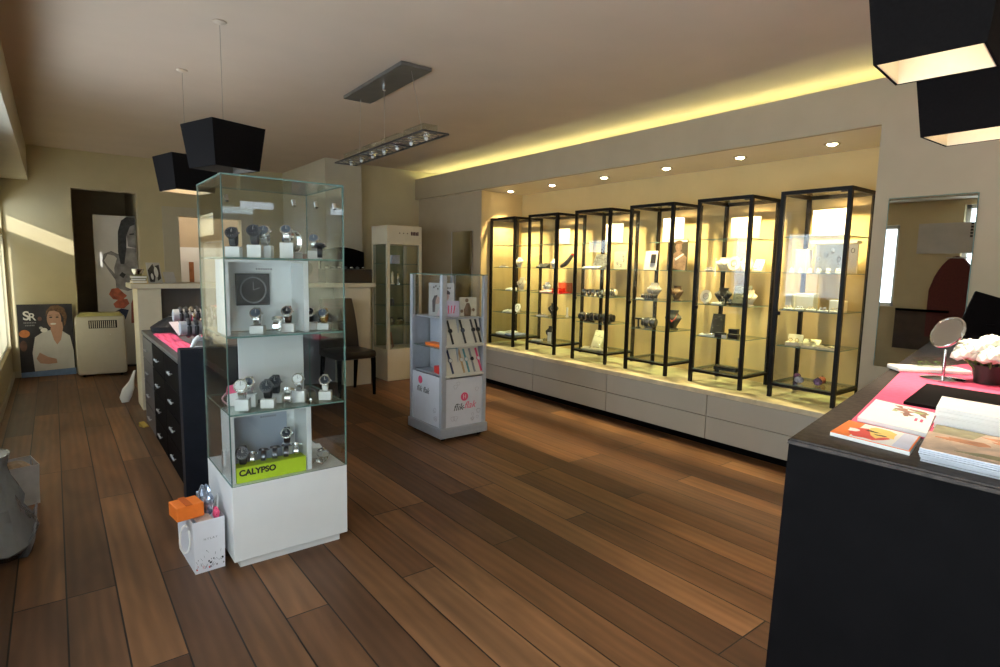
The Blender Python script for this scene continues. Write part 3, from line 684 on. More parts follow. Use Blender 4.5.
ramp('white pad with rings on the second shelf of the fifth cabinet', 4.19, 2.552, Sz(4, 1), .08, .08, .02, WHITEC, SILVER)
ramp('black upright pad with chains on the third shelf of the fifth cabinet', 4.34, 2.632, Sz(4, 2), .10, .07, .17, BLKST, SILVER)
ramp('flat white mat at the left of the third shelf of the fifth cabinet', 4.18, 2.612, Sz(4, 2), .13, .08, .016, WHITEC, SILVER)
boxlet('left of the two low black ring boxes on the third shelf of the fifth cabinet', 4.19, 2.512, Sz(4, 2), .075, .06, .036, BLKST)
boxlet('right of the two low black ring boxes on the third shelf of the fifth cabinet', 4.18, 2.392, Sz(4, 2), .075, .06, .036, BLKST)
boxlet('black ring box standing behind the two low ones in the fifth cabinet', 4.31, 2.467, Sz(4, 2), .07, .05, .062, BLKST)
card('tiny white price card between the black ring boxes of the fifth cabinet', 4.145, 2.452, Sz(4, 2), .04, .025, WHITEC, -85)
t = item('bracelet_tray', 'long black bracelet tray at the bottom of the fifth cabinet', 'tray', 4.24, 2.467, Sz(4, 3), -85)
part('tray', MB().box(-.095, .095, -.04, .04, 0, .028, .004), BLKST, t)
q = MB()
for k in range(6): q.ball((-.08 + k * .032, -.01, .033), .008, 1, 1, .8, 1)
part('bead', q, SILVER, t, True)
t = item('charm_stand', 'thin dark charm stand at the bottom of the fifth cabinet', 'stand', 4.345, 2.432, Sz(4, 3), -80)
part('pole', MB().cyl((0, 0, .004), (0, 0, .085), .003, 8), GUN, t); part('base', MB().cyl((0, 0, 0), (0, 0, .004), .02, 16), GUN, t); part('charm', MB().ball((0, 0, .09), .008), SILVER, t, True)
# cabinet 6
def block(label, x, y, z, w, d, h, m=WHITEC, rz=-90): return one('display_block', MB().box(-w / 2, w / 2, -d / 2, d / 2, 0, h, .002), m, label, 'display block', (x, y, z), rz)
block('tall white display block at the left of the top shelf of the nearest cabinet', 4.36, 1.988, Sz(5, 0), .08, .09, .17)
t = item('earring_board', 'broad white earring board on the top shelf of the nearest cabinet', 'earring board', 4.42, 1.788, Sz(5, 0), -90)
part('board', MB().box(-.14, .14, -.01, .01, 0, .205, .002), WHITEC, t); part('ledge', MB().box(-.155, .155, -.07, .01, .206, .226, .002), WHITEC, t)
for k in range(6):
    q = MB(); u = -.11 + k * .044; q.tube([(u + .011 * math.cos(a), -.0125, .10 + (k % 3) * .03 + .016 * math.sin(a)) for a in [j * PI / 6 for j in range(12)]], .0022, 5, True)
    part('earring', q, GUN if k % 2 else SILVER, t, True)
for k in range(6):
    y = 2.0 - k * .062
    t = item('earring_stand', f'earring stand, {ORD6[k]} from left on the top shelf of the nearest cabinet', 'earring stand', 4.22, y, Sz(5, 0), -75, 'earring stands in the nearest cabinet')
    part('stand', MB().hexa([(-.014, -.012, 0), (.014, -.012, 0), (.014, .012, 0), (-.014, .012, 0)], [(-.014, .006, .034), (.014, .006, .034), (.014, .011, .034), (-.014, .011, .034)]), WHITEC, t)
    q = MB()
    for u in (-.008, .008): q.tube([(u + .005 * math.cos(a), -.008, .022 + .010 * math.sin(a)) for a in [j * PI / 4 for j in range(8)]], .0018, 5, True)
    part('earring', q, GUN if k % 2 == 0 else GOLD, t, True)
block('white display block with lit top on the second shelf of the nearest cabinet', 4.35, 1.938, Sz(5, 1), .13, .08, .115)
block('lower white display block at the right of the second shelf of the nearest cabinet', 4.37, 1.728, Sz(5, 1), .09, .08, .075)
block('narrow white display block at the left of the second shelf of the nearest cabinet', 4.24, 2.003, Sz(5, 1), .045, .06, .11)
for k in range(5):
    ringstand(f'clear white ring tray, {ORD6[k]} from left along the second shelf front of the nearest cabinet', 4.185, 1.985 - k * .078, Sz(5, 1), 2, WHITEC, SILVER if k % 2 else GOLD, w=.06)
t = item('ring_box', 'open cream ring box with two gold rings on the third shelf of the nearest cabinet', 'ring box', 4.21, 1.943, Sz(5, 2), -80)
part('base', MB().box(-.05, .05, -.035, .035, 0, .025, .004), LINEN, t); part('lid', MB().hexa([(-.05, .036, .02), (.05, .036, .02), (.05, .046, .02), (-.05, .046, .02)], [(-.05, .05, .075), (.05, .05, .075), (.05, .06, .075), (-.05, .06, .075)]), LINEN, t)
q = MB()
for u in (-.022, .022): q.tube([(u + .012 * math.cos(a), -.002, .038 + .012 * math.sin(a)) for a in [j * PI / 6 for j in range(12)]], .003, 6, True)
part('ring', q, GOLD, t, True)
ramp('cream ramp with silver bracelets on the third shelf of the nearest cabinet', 4.23, 1.828, Sz(5, 2), .11, .12, .05, LINEN, SILVER)
ramp('flat cream pad at the right of the third shelf of the nearest cabinet', 4.20, 1.698, Sz(5, 2), .13, .09, .02, LINEN, SILVER)
def gball(label, x, y, z, r, m, sz=1):
    t = item('glass_ball', label, 'glass ball', x, y, z, -70, 'patterned glass balls'); part('ball', MB().ball((0, 0, r * sz), r, 1, 1, sz, 3), m, t, True); part('cap', MB().cyl((0, 0, r * sz * 2 - .002), (0, 0, r * sz * 2 + .006), .006, 12), SILVER, t)
gball('dark purple glass ball, left one at the bottom of the nearest cabinet', 4.33, 1.953, Sz(5, 3), .026, PURPLE)
gball('flat pale lilac glass ball at the bottom of the nearest cabinet', 4.22, 1.888, Sz(5, 3), .032, mat('lilac_glass', (.42, .40, .58), .12, noise=.5, nscale=50), .75)
gball('orange red glass ball behind the purple one at the bottom of the nearest cabinet', 4.33, 1.778, Sz(5, 3), .027, mat('orange_glass', (.45, .12, .08), .12, noise=.6, nscale=60))
gball('purple and white glass ball at the bottom right of the nearest cabinet', 4.23, 1.763, Sz(5, 3), .028, mat('violet_glass', (.22, .12, .32), .12, noise=.8, nscale=70))
# brand signs standing on the uppermost glass shelves
SG = [('pale pink sign on the uppermost shelf of the second cabinet from the far end', 1, .17, .17, mat('pink_sign', (.72, .55, .46), .6, noise=.02)),
      ('bright cream blank sign on the uppermost shelf of the third cabinet', 2, .22, .19, WHITEC), ('white sign on the uppermost shelf of the fourth cabinet, behind the portrait poster', 3, .22, .21, WHITEC),
      ('beige sign with faint letters on the uppermost shelf of the fifth cabinet', 4, .25, .18, mat('beige_sign', (.70, .58, .44), .6, noise=.02)), ('white sign with faint letters on the uppermost shelf of the nearest cabinet', 5, .26, .20, WHITEC)]
for lb, i, ww, hh, m in SG:
    t = thing('brand_sign', lb, 'sign', (4.40, CY[i] + (.012 if i == 5 else -.01), ZSIGN + .0008), -90, 'signs on the uppermost cabinet shelves'); part('board', MB().box(-ww / 2, ww / 2, -.003, .003, 0, hh, .001), m, t)
    part('foot', MB().box(-ww / 2, ww / 2, .0035, .045, 0, .004), PINKL if i == 5 else m, t)
    if 'letters' in lb:
        q = MB(); x = -.055
        for k in range(8):
            q.box(x, x + .007 + .002 * (k % 2), -.0045, -.0033, hh * .52 - .007, hh * .52 + .007); x += .0135
        part('lettering', q, GREYINK, t)

# ------------------------------------------------------------------ tall white watch vitrine
VX, VY, VW, VD = .555, 2.572, .52, .49
t = thing('watch_vitrine', 'tall white and glass watch vitrine in the middle of the floor', 'display case', (VX, VY, 0))
part('plinth', MB().box(.03, VW - .03, .03, VD - .03, 0, .04), WHITE, t)
part('base', MB().box(0, VW, 0, VD, .041, .382, .003), WHITE, t)
g = .006; z0, z1 = .383, 1.702
for a in ((.0, VW, 0, g), (.0, VW, VD - g, VD), (0, g, g + .001, VD - g - .001), (VW - g, VW, g + .001, VD - g - .001)):
    part('glass_pane', MB().pane(*a, z0, z1), [GLASSV, EDGE], t)
part('top_pane', MB().pane(0, VW, 0, VD, 1.703, 1.709), [GLASSV, EDGE], t)
for z in (1.370, 1.036, .700):
    part('shelf', MB().pane(g + .001, VW - g - .001, g + .002, VD - g - .002, z - .007, z), [GLASSS, EDGE], t)
def niche_box(z0, z1):
    m = MB(); x0, x1, y0, y1, q = .012, .362, .035, .215, .014
    m.box(x0, x0 + q, y0, y1, z0, z1); m.box(x1 - q * 1.6, x1, y0, y1, z0, z1); m.box(x0 + q, x1 - q * 1.6, y1 - .008, y1, z0, z1)
    m.box(x0 + q, x1 - q * 1.6, y0, y1 - .008, z1 - .01, z1); return m
n1 = part('display_niche', niche_box(1.038, 1.361), WHITE, t)
n2 = part('display_niche', niche_box(.384, .691), WHITE, t)
q = MB(); q.box(.09, .235, .190, .2065, 1.155, 1.30); q.mi = 1; q.tube([(.163 + .055 * math.cos(a), .189, 1.225 + .058 * math.sin(a)) for a in [k * PI / 12 for k in range(24)]], .004, 6, True)
q.bar((.163, .189, 1.225), (.163, .189, 1.262), .003); q.bar((.163, .189, 1.225), (.19, .189, 1.235), .003)
part('dark_picture', q, [mat('dark_watch_picture', (.06, .06, .065), .35, noise=.4, nscale=12), GREYINK], n1, label='dark framed close-up picture of a watch')
part('grey_picture', MB().box(.06, .30, .198, .2065, .42, .66), mat('blue_grey_picture', (.42, .46, .54), .5, noise=.12, nscale=5), n2, label='pale blue grey picture panel')
for z in (1.322, .668):
    q = MB()
    for k in range(7): q.box(.135 + k * .010, .142 + k * .010, .0335, .0345, z - .004, z + .004)
    part('brand_plate', q, GREYINK, n1 if z > 1 else n2)
part('back_panel', MB().box(.10, .40, .235, .243, .702, 1.026), WHITE, t)
for x, y in ((.03, .03), (.30, .01), (.40, .01), (VW - .03, .02)):
    part('glass_clip', MB().cyl((x, y + .008, 1.60), (x, y + .02, 1.625), .009, 12), CHROME, t, True)
part('hinge', MB().box(-.008, -.001, .10, .13, .45, .52, .002), STEEL, t)
def vw(label, dx, dy, z, rz, sm, dm, sc=1.0, blk=0, lying=False, cm=None, wide=.018, blabel=None):
    z += .0008
    if blk:
        one('watch_block', MB().box(-.029, .029, -.026, .026, 0, blk, .002), WHITEC, blabel or ('block under the ' + label), 'display block', (VX + dx, VY + dy, z), rz, group='white watch blocks')
        z += blk + .0006
    return watch(label, VX + dx, VY + dy, z, rz, sm, dm, sc * (1 if lying else 1.1), lying, cm=cm, wide=wide, group='watches in the tall white vitrine')
T1 = ' on the top vitrine shelf'
vw('black dialled watch, first from the left' + T1, .065, .10, 1.370, -28, BLKST, DARKD, 1.25, .045, cm=GUN)
vw('black strapped watch, second from the left' + T1, .145, .07, 1.370, -28, BLKST, DARKD, 1.3, .055, cm=GUN)
vw('grey blue watch, third from the left' + T1, .205, .13, 1.370, -30, SILVER, GREYD, 1.35, .055)
vw('steel watch, fourth from the left' + T1, .285, .08, 1.370, -25, SILVER, GREYD, 1.2, .07)
vw('big grey dialled watch, fifth from the left' + T1, .355, .20, 1.370, -70, SILVER, GREYD, 1.5, .03)
vw('steel watch, farthest to the right' + T1, .440, .16, 1.370, -30, SILVER, GREYD, 1.2, .04)
vw('black sports watch lying at the front right' + T1, .425, .055, 1.370, -20, BLKST, DARKD, 1.25, 0, True, cm=GUN)
T2 = ' on the second vitrine shelf'
vw('steel watch before the dark picture' + T2, .150, .09, 1.036, -28, SILVER, GREYD, 1.2, .035)
vw('brown dialled watch on a block' + T2, .285, .09, 1.036, -28, BRNST, DARKD, 1.2, .04)
vw('round steel watch lying in the middle' + T2, .225, .055, 1.036, -28, SILVER, WHITED, 1.3, 0, True)
vw('dark watch right of the white niche' + T2, .405, .14, 1.036, -28, BLKST, DARKD, 1.1, .035)
vw('gold steel watch farthest right' + T2, .462, .11, 1.036, -40, GOLD, GREYD, 1.1, .03)
T3 = ' on the third vitrine shelf'
vw('big steel watch at the left front' + T3, .075, .080, .700, -26, SILVER, WHITED, 1.35, .05)
vw('steel watch behind the big one' + T3, .118, .130, .700, -26, SILVER, GREYD, 1.2, .06)
vw('black strapped watch, left of the dark pair' + T3, .180, .065, .700, -28, BLKST, DARKD, 1.35, .04, cm=GUN)
vw('black strapped watch, right of the dark pair' + T3, .240, .150, .700, -28, BLKST, DARKD, 1.35, .04, cm=GUN)
vw('round dark watch lying at the front' + T3, .272, .072, .700, -26, SILVER, DARKD, 1.35, 0, True)
vw('slim steel watch on a tall block' + T3, .330, .10, .700, -28, SILVER, WHITED, 1.25, .055)
vw('white watch on a block at the right' + T3, .452, .085, .700, -28, WHTST, DARKD, 1.2, .04)
t = thing('bangle', 'open silver bangle standing on the third vitrine shelf', 'bangle', (VX + .385, VY + .10, .7008), -28)
part('ring', MB().tube([(.026 * math.cos(a), 0, .030 + .026 * math.sin(a)) for a in [k * PI / 14 for k in range(28)]], .003, 6, True), GUN, t, True)
part('clasp', MB().box(-.006, .006, -.005, .005, .0, .008, .001), SILVER, t)
t = thing('pouch', 'pink and white patterned pouch behind the watches on the third vitrine shelf', 'pouch', (VX + .085, VY + .192, .7008), -10)
q = MB(); q.hexa([(-.05, -.02, 0), (.05, -.02, 0), (.05, .02, 0), (-.05, .02, 0)], [(-.045, -.006, .085), (.055, -.006, .105), (.055, .006, .105), (-.045, .006, .085)]); part('body', q, WHITEC, t)
q = MB(); q.hexa([(-.051, -.023, .055), (.053, -.021, .07), (.053, .018, .07), (-.051, .02, .055)], [(-.047, -.012, .088), (.057, -.010, .108), (.057, .008, .108), (-.047, .008, .088)]); part('flap', q, PINK, t)
part('handle', MB().tube([(-.05 - .018 * math.sin(k * PI / 8), -.012, .01 + .05 * k / 8) for k in range(9)], .004, 6), PINKL, t, True)
ZB2 = .3825
t = thing('lettered_block', 'lime yellow lettered display block at the bottom of the tall white vitrine', 'display block', (VX + .029, VY + .034, ZB2), 0)
part('body', MB().box(0, .305, 0, .07, 0, .070, .002), LIME, t); text('CALYPSO', .037, (.010, -.0008, .044), INK, t, align='LEFT', sx=1.0, bold=.0016)
BW = ' on the lime lettered block of the tall white vitrine'
zb = ZB2 + .0705 - .0008
for k, (dx, dy, sm, sc, ly) in enumerate([(.060, .078, BLKST, 1.3, 0), (.098, .070, SILVER, .9, 1), (.145, .068, GUN, 1.05, 1), (.195, .068, GUN, 1.1, 1), (.245, .066, GUN, 1.1, 1), (.292, .068, SILVER, 1.05, 1)]):
    vw(f'{"black upright" if not ly else "round dark"} watch, {ORD6[k]} from left' + BW, dx + .008, dy, zb, -20, sm, DARKD if k != 1 else GREYD, sc, 0, bool(ly), cm=GUN if sm != SILVER else SILVER)
one('watch_column', MB().box(-.022, .022, -.02, .02, 0, .11, .002), WHITEC, 'slim white column behind the lime block in the tall vitrine', 'display block', (VX + .285, VY + .150, ZB2 + .0005), -20)
watch('steel dark dialled watch on the slim column behind the lime block', VX + .285, VY + .150, ZB2 + .112, -25, BLKST, DARKD, 1.3, cm=SILVER, group='watches in the tall white vitrine')
boxlet('white gift box in the open right part of the tall white vitrine', VX + .430, VY + .22, ZB2 + .0005, .085, .08, .05, WHITEC, -10)
t = thing('bracelet', 'twisted silver bracelet lying at the right front corner of the vitrine base', 'bracelet', (VX + .415, VY + .085, ZB2 + .001), 0)
for k in range(3): part('loop', MB().tube([(.026 * math.cos(a) + k * .012 - .01, .022 * math.sin(a), .012 + .009 * math.sin(2 * a + k) + k * .003) for a in [j * PI / 12 for j in range(24)]], .0028, 6, True), SILVER, t, True)
vw('small steel watch lying at the far right of the vitrine base', .455, .14, ZB2, 60, SILVER, GREYD, 1.0, 0, True)

# ------------------------------------------------------------------ shopping bag beside the vitrine
t = thing('shopping_bag', 'white printed paper shopping bag standing against the vitrine, full of wrapping', 'bag', (.466, 2.80, 0), 3)
w_, d_, h_ = .060, .150, .235
m = MB(); q = .0015
def fr(x, y, z): return [(-x, -y, z), (x, -y, z), (x, y, z), (-x, y, z)]
V = [[m.bm.verts.new(p) for p in r] for r in (fr(w_, d_, 0), fr(w_ + .004, d_ + .004, h_), fr(w_ + .004 - q, d_ + .004 - q, h_), fr(w_ - q, d_ - q, .003))]
for A, B in zip(V, V[1:]):
    for k in range(4): m.bm.faces.new((A[k], A[(k + 1) % 4], B[(k + 1) % 4], B[k]))
m.bm.faces.new(V[0][::-1]); m.bm.faces.new(V[3])
part('body', m, BAGP, t)
q = MB(); random.seed(11)
for k in range(46):
    u = random.uniform(-.056, .056); v = .012 + abs(random.gauss(0, .035)); r = random.uniform(.0015, .0045); q.mi = random.choice((0, 0, 0, 1, 2)) if v < .03 else random.choice((0, 0, 3))
    y = -d_ - .0008 - .004 * v / h_
    if random.random() < .5: q.shape(ell(u, v, r, r * 1.2, 8), y)
    else: q.bar((u, y, v), (u + random.uniform(-.012, .012), y, v + .012), .0016, .0008)
part('print', q, [GREYINK, RED, BLUE, INK], t)
q = MB()
text('N Y L A Y', .013, (.004, -d_ - .0045, .150), GREYINK, t)
part('handle', MB().tube([(-w_ - .032 + .019 * math.cos(a), -.135 + .006 * math.sin(2 * a), h_ - .070 + .062 * math.sin(a)) for a in [PI * (.32 + 2.0 * k / 20 * .93) for k in range(21)]], .0045, 8), WHITEC, t, True)
part('handle', MB().tube([(w_ + .006 + .010 * math.sin(PI * k / 12), -.03 + .06 * k / 12, h_ - .005 + .05 * math.sin(PI * k / 12)) for k in range(13)], .0035, 8), WHITEC, t, True)
t = thing('orange_box', 'orange gift box lying on top of the full shopping bag', 'box', (.400, 2.745, .2365), 8)
part('body', MB().box(-.05, .06, -.055, .055, .0, .062, .004), ORANGE, t); part('ribbon', MB().box(-.012, .014, -.056, .056, .0625, .066, .001), mat('dark_orange', (.55, .10, .01), .5, noise=.05), t)
part('window', MB().box(.0605, .0615, -.03, .02, .012, .045), mat('clear_sleeve', (.55, .25, .12), .2, noise=.2), t)
def crumple(name, label, cat, x, y, z, r, m, sx=1, sy=1, sz=1, seed=1, rz=0):
    random.seed(seed); q = MB().ball((0, 0, r * sz), r, sx, sy, sz, 3)
    for v in q.bm.verts:
        k = 1 + random.uniform(-.16, .16); v.co = Vector((v.co.x * k, v.co.y * k, max(0.0, v.co.z * (1 + random.uniform(-.12, .12)))))
    return one(name, q, m, label, cat, (x, y, z), rz)
crumple('wrapping_film', 'crumpled silver blue wrapping film sticking out of the shopping bag', 'wrapping', .490, 2.81, .190, .058, mat('silver_film', (.42, .48, .58), .15, metal=.7, noise=.4, nscale=40), .6, 1.2, 1.2, 3)
crumple('pink_tissue', 'bit of bright pink tissue at the right of the shopping bag opening', 'tissue', .515, 2.705, .205, .026, PINK, .5, 1, 1.1, 5)
one('flat_card', MB().box(-.035, .03, -.06, .04, 0, .004), mat('beige_card', (.72, .60, .50), .6, noise=.05), 'beige card lying in the shopping bag under the orange box', 'card', (.462, 2.71, .222), 5)

# ------------------------------------------------------------------ children's watch display tower
FX, FY = 2.278, 3.637
t = thing('watch_display_tower', 'silver grey display tower on castors with printed panels and hanging childrens watches', 'display stand', (FX, FY, 0))
W2, D2 = .422, .49
for x in (.04, W2 - .04):
    for y in (.04, D2 - .04):
        c = part('caster', MB().cyl((x - .012, y, .0135), (x + .012, y, .0135), .0130, 16), BLACK, t, True); part('fork', MB().box(x - .018, x + .018, y - .01, y + .01, .022, .0275), BLACK, c)
part('base_frame', MB().box(-.012, W2 + .012, -.012, D2 + .012, .028, .105, .006), ALU, t)
for x in (0, W2 - .035):
    for y in (0, D2 - .035): part('post', MB().box(x, x + (.045 if x == 0 and y == 0 else .035), y, y + .035, .106, 1.280, .004), ALU, t)
WP = mat('white_printed_panel', (.68, .70, .76), .4, noise=.02, nscale=20)
fp = part('front_panel', MB().box(.036, W2 - .036, .008, .014, .106, .485), WP, t)
sp = part('side_panel', MB().box(.008, .014, .036, D2 - .036, .106, .500), WP, t)
part('side_panel', MB().box(W2 - .014, W2 - .008, .036, D2 - .036, .106, .95), ALU, t); part('back_panel', MB().box(.036, W2 - .036, D2 - .014, D2 - .008, .106, .95), ALU, t)
part('middle_deck', MB().box(.036, W2 - .036, .036, D2 - .036, .500, .512), ALU, t)
part('upper_deck', MB().box(.036, W2 - .036, .036, D2 - .036, .945, .957), ALU, t)
q = MB()
def doodles(q, n, x0, x1, z0, z1, seed):
    random.seed(seed)
    for k in range(n):
        u, v = random.uniform(x0, x1), random.uniform(z0, z1); r = random.uniform(.008, .02)
        q.tube([(u + r * math.cos(a) * (1 + .3 * math.sin(3 * a)), 0, v + r * math.sin(a)) for a in [j * PI / 7 for j in range(14)]], .0012, 5, True)
doodles(q, 7, .28, .36, .14, .22, 4); doodles(q, 2, .06, .14, .14, .18, 5); doodles(q, 2, .12, .17, .42, .45, 6); doodles(q, 1, .33, .35, .38, .40, 7)
part('doodles', q, cached('dood', lambda: mat('doodle_ink', (.42, .40, .46), .6, noise=.1)), fp, loc=(0, .007, 0))
q = MB(); q.tube([(.218, .008, .335), (.218, .0065, .335)], .034, 24); q.mi = 1
q.bar((.208, .006, .32), (.208, .006, .352), .004, .001); q.bar((.228, .006, .32), (.228, .006, .352), .004, .001); q.bar((.208, .006, .336), (.228, .006, .336), .004, .001)
part('round_emblem', q, [PINK, WHITEC], fp)
text('flik', .078, (.205, .0072, .255), INK, fp, align='RIGHT', shear=.35); text('flak', .078, (.215, .0072, .262), PINK, fp, align='LEFT', shear=.35); text('-', .07, (.210, .0072, .252), INK, fp)
q = MB(); q.tube([(.008, .33, .44), (.0065, .33, .44)], .032, 24); part('round_emblem', q, PINK, sp)
text('flik flak', .068, (.0072, .29, .365), INK, sp, rot=(PI / 2, 0, -PI / 2), shear=.3)
q = MB(); doodles(q, 5, -.16, -.08, .16, .32, 9)
part('doodles', q, CACHE['dood'], sp, loc=(.007, 0, 0), rot=(0, 0, -PI / 2))
# open left side: grey back with two shelves
part('inner_wall', MB().box(.17, .176, .036, D2 - .036, .513, .944), ALU, t)
for z in (.72,): part('side_shelf', MB().pane(.016, .168, .04, D2 - .04, z - .005, z), [GLASSS, EDGE], t)
TRAY = mat('cream_tray', (.66, .63, .54), .5, noise=.03, nscale=20)
for z0, z1 in ((.505, .715), (.735, .945)):
    part('tray', MB().hexa([(.037, .004, z0), (W2 - .037, .004, z0), (W2 - .037, .03, z0), (.037, .03, z0)], [(.037, .07, z1), (W2 - .037, .07, z1), (W2 - .037, .085, z1), (.037, .085, z1)]), TRAY, t)
    part('tray_lip', MB().box(.037, W2 - .037, -.018, .003, z0 - .004, z0 + .014, .003), TRAY, t)
for x0, x1, y0, y1 in ((.036, W2 - .036, .012, .017), (.036, W2 - .036, D2 - .017, D2 - .012), (.012, .017, .036, D2 - .036), (W2 - .017, W2 - .012, .036, D2 - .036)):
    part('glass_pane', MB().pane(x0, x1, y0, y1, .958, 1.280), [GLASS, EDGE], t)
part('top_pane', MB().pane(-.001, W2 + .001, -.001, D2 + .001, 1.2815, 1.288), [GLASS, EDGE], t)
def strapwatch(label, x, zt, m, dm, L=.19):
    z0 = .505 if zt < .72 else .735; sl = math.atan2(.066, .21)
    u = (zt - z0); y = .004 + u * math.tan(sl) - .003
    t = thing('hanging_watch', label, 'wristwatch', (FX + x, FY + y, zt), 0, 'watches hanging on the display tower'); t.rotation_euler = (-sl, 0, R(random.uniform(-2, 2)))
    tl = R(7)
    s = part('strap', MB().box(-.0085, .0085, -.005, -.001, -L, 0, .001), m, t, rot=(0, -tl, 0))
    c = part('case', MB().cyl((0, -.006, -L * .45), (0, -.012, -L * .45), .018, 18), m, s, True); part('dial', MB().cyl((0, -.012, -L * .45), (0, -.013, -L * .45), .0145, 18), dm, c)
NAV = mat('navy_strap', (.03, .04, .10), .5, noise=.2, nscale=80); TEAL = mat('teal_strap', (.12, .30, .33), .5, noise=.2, nscale=80)
UP, LO = ' on the upper tray of the display tower', ' on the lower tray of the display tower'
for k, (x, m, dm) in enumerate([(.085, BLKST, DARKD), (.20, BLKST, GREYD), (.30, GUN, DARKD), (.345, BLKST, DARKD)]): strapwatch(f'dark hanging watch, {ORD6[k]} from left' + UP, x, .935, m, dm)
for k, (x, m, dm, lb) in enumerate([(.085, NAV, WHITED, 'navy'), (.19, mat('sand_strap', (.50, .33, .16), .5, noise=.1), WHITED, 'sand coloured'), (.235, TEAL, WHITED, 'teal'), (.29, GREYINK, DARKD, 'grey'), (.352, PINK, WHITED, 'pink strapped')]): strapwatch(f'{lb} hanging watch' + LO, x, .705, m, dm)
t = thing('couple_photo', 'standing photo of two people hugging inside the glass top of the display tower', 'photo', (FX + .12, FY + .20, .958), -42)
q = MB(); q.box(-.10, .10, 0, .004, 0, .26); q.mi = 1; q.shape(ell(.035, .155, .028, .034), -.0008); q.shape(ell(-.035, .125, .026, .032), -.0018); q.mi = 2; q.shape(ell(.036, .178, .034, .026, 16, -20, 200), -.0028)
q.shape([(-.07, .03), (-.072, .12), (-.055, .16), (-.03, .165), (-.045, .12), (-.05, .03)], -.0028); q.mi = 3; q.shape([(-.04, .0), (.095, .0), (.09, .08), (.05, .125), (.0, .10)], -.0014); q.mi = 2
for k in range(9): q.shape(ell(-.06 + k * .016, .225 + .012 * math.sin(k * 2.3), .006, .008, 8), -.0008)
part('print', q, [PAPERG, mat('photo_skin', (.50, .33, .27), .6, noise=.1), mat('photo_dark', (.08, .06, .06), .6, noise=.3), mat('photo_pink', (.62, .48, .50), .6, noise=.1)], t)
t = thing('pink_card', 'pale lilac card with pink squiggles in the glass top of the display tower', 'card', (FX + .13, FY + .075, .958), -18)
q = MB(); q.box(-.065, .065, 0, .003, 0, .125); q.mi = 1
for k in range(4): q.bar((-.04 + k * .02, -.001, .03), (-.045 + k * .025, -.001, .09), .008, .001)
q.bar((-.045, -.001, .025), (.03, -.001, .035), .008, .001); part('print', q, [mat('lilac_card', (.62, .54, .66), .6, noise=.02), PINK], t)
t = thing('figure_card', 'sepia cut-out card with small figures at the right of the tower glass top', 'card', (FX + .305, FY + .10, .958), -18)
q = MB(); q.box(-.07, .07, 0, .003, 0, .15); q.mi = 1; q.shape(ell(-.01, .125, .014, .016, 12), -.001); q.shape([(-.03, .0), (-.035, .05), (-.012, .105), (.01, .105), (.03, .05), (.022, .0)], -.001); q.shape(ell(.045, .05, .012, .014, 12), -.001); q.shape(ell(-.05, .04, .012, .014, 12), -.001)
part('print', q, [mat('sepia_card', (.58, .54, .44), .6, noise=.08), mat('sepia_ink', (.16, .09, .06), .6, noise=.2)], t)
boxlet('flat orange box on the side shelf of the display tower', FX + .09, FY + .22, .7206, .22, .08, .022, ORANGE, 90, name='watch_case')
boxlet('red watch case on the lower deck in the side of the display tower', FX + .09, FY + .13, .5126, .13, .09, .055, RED, 80, name='watch_case')

# ------------------------------------------------------------------ white cabinet by the back wall
GX, GY = 3.012, 5.985
t = thing('tall_cabinet', 'slim white glass cabinet with header board standing by the back wall', 'glass cabinet', (GX, GY, 0))
gw, gd = .45, .40
part('base', MB().box(0, gw, 0, gd, .0, .37, .003), CREAM, t); part('header', MB().box(0, gw, 0, gd, 1.585, 1.80, .003), CREAM, t)
for x in (0, gw - .035):
    for y in (0, gd - .035): part('post', MB().box(x, x + .035, y, y + .035, .371, 1.584), CREAM, t)
part('back_panel', MB().box(.036, gw - .036, gd - .012, gd, .371, 1.584), mat('green_grey_backing', (.26, .27, .16), .6, noise=.05, nscale=10), t)
part('glass_pane', MB().pane(.036, gw - .036, .008, .013, .372, 1.583), [GLASSV, EDGE], t)
for x in (.008, gw - .013): part('glass_pane', MB().pane(x, x + .005, .036, gd - .036, .372, 1.583), [GLASSV, EDGE], t)
for z in (.65, .88, 1.125, 1.365): part('shelf', MB().pane(.016, gw - .016, .037, gd - .037, z - .006, z), [GLASSS, EDGE], t)
q = MB()
for k in range(3): q.tube([(.16 + k * .05, -.0005, 1.715), (.16 + k * .05, -.002, 1.715)], .007, 10)
for k in range(5): q.box(.305 + k * .021, .322 + k * .021, -.002, -.0006, 1.695, 1.738 - .004 * (k % 2))
part('lettering', q, cached('maroonink', lambda: mat('maroon_ink', (.07, .02, .025), .5, noise=.1)), t)
q = MB()
for x in (.02, gw - .02):
    for z in (1.61, 1.775): q.cyl((x, .0, z), (x, -.004, z), .008, 10)
part('screw_cap', q, STEEL, t)
def gi(name, label, cat, dx, dy, z, mb, m): return one(name, mb, m, label, cat, (GX + dx, GY + dy, z + .0006), 0)
gi('gift_box', 'pale blue box on the top shelf of the slim white cabinet', 'box', .16, .15, 1.365, MB().box(-.05, .06, -.04, .04, 0, .10, .004), mat('pale_blue_box', (.42, .46, .62), .5, noise=.1, nscale=30))
figm = lambda h: MB().loft([(0, 0, 0, .024, .024), (.006, 0, 0, .024, .024), (.012, 0, 0, .012, .012), (h * .5, 0, 0, .02, .016), (h * .75, 0, 0, .010, .010), (h * .85, 0, 0, .014, .014), (h, 0, 0, .003, .003)], 14)
gi('figurine', 'pale figurine, left one on the second shelf of the slim white cabinet', 'figurine', .14, .14, 1.125, figm(.15), LINEN)
gi('figurine', 'pale figurine, right one on the second shelf of the slim white cabinet', 'figurine', .22, .16, 1.125, figm(.13), SILVER)
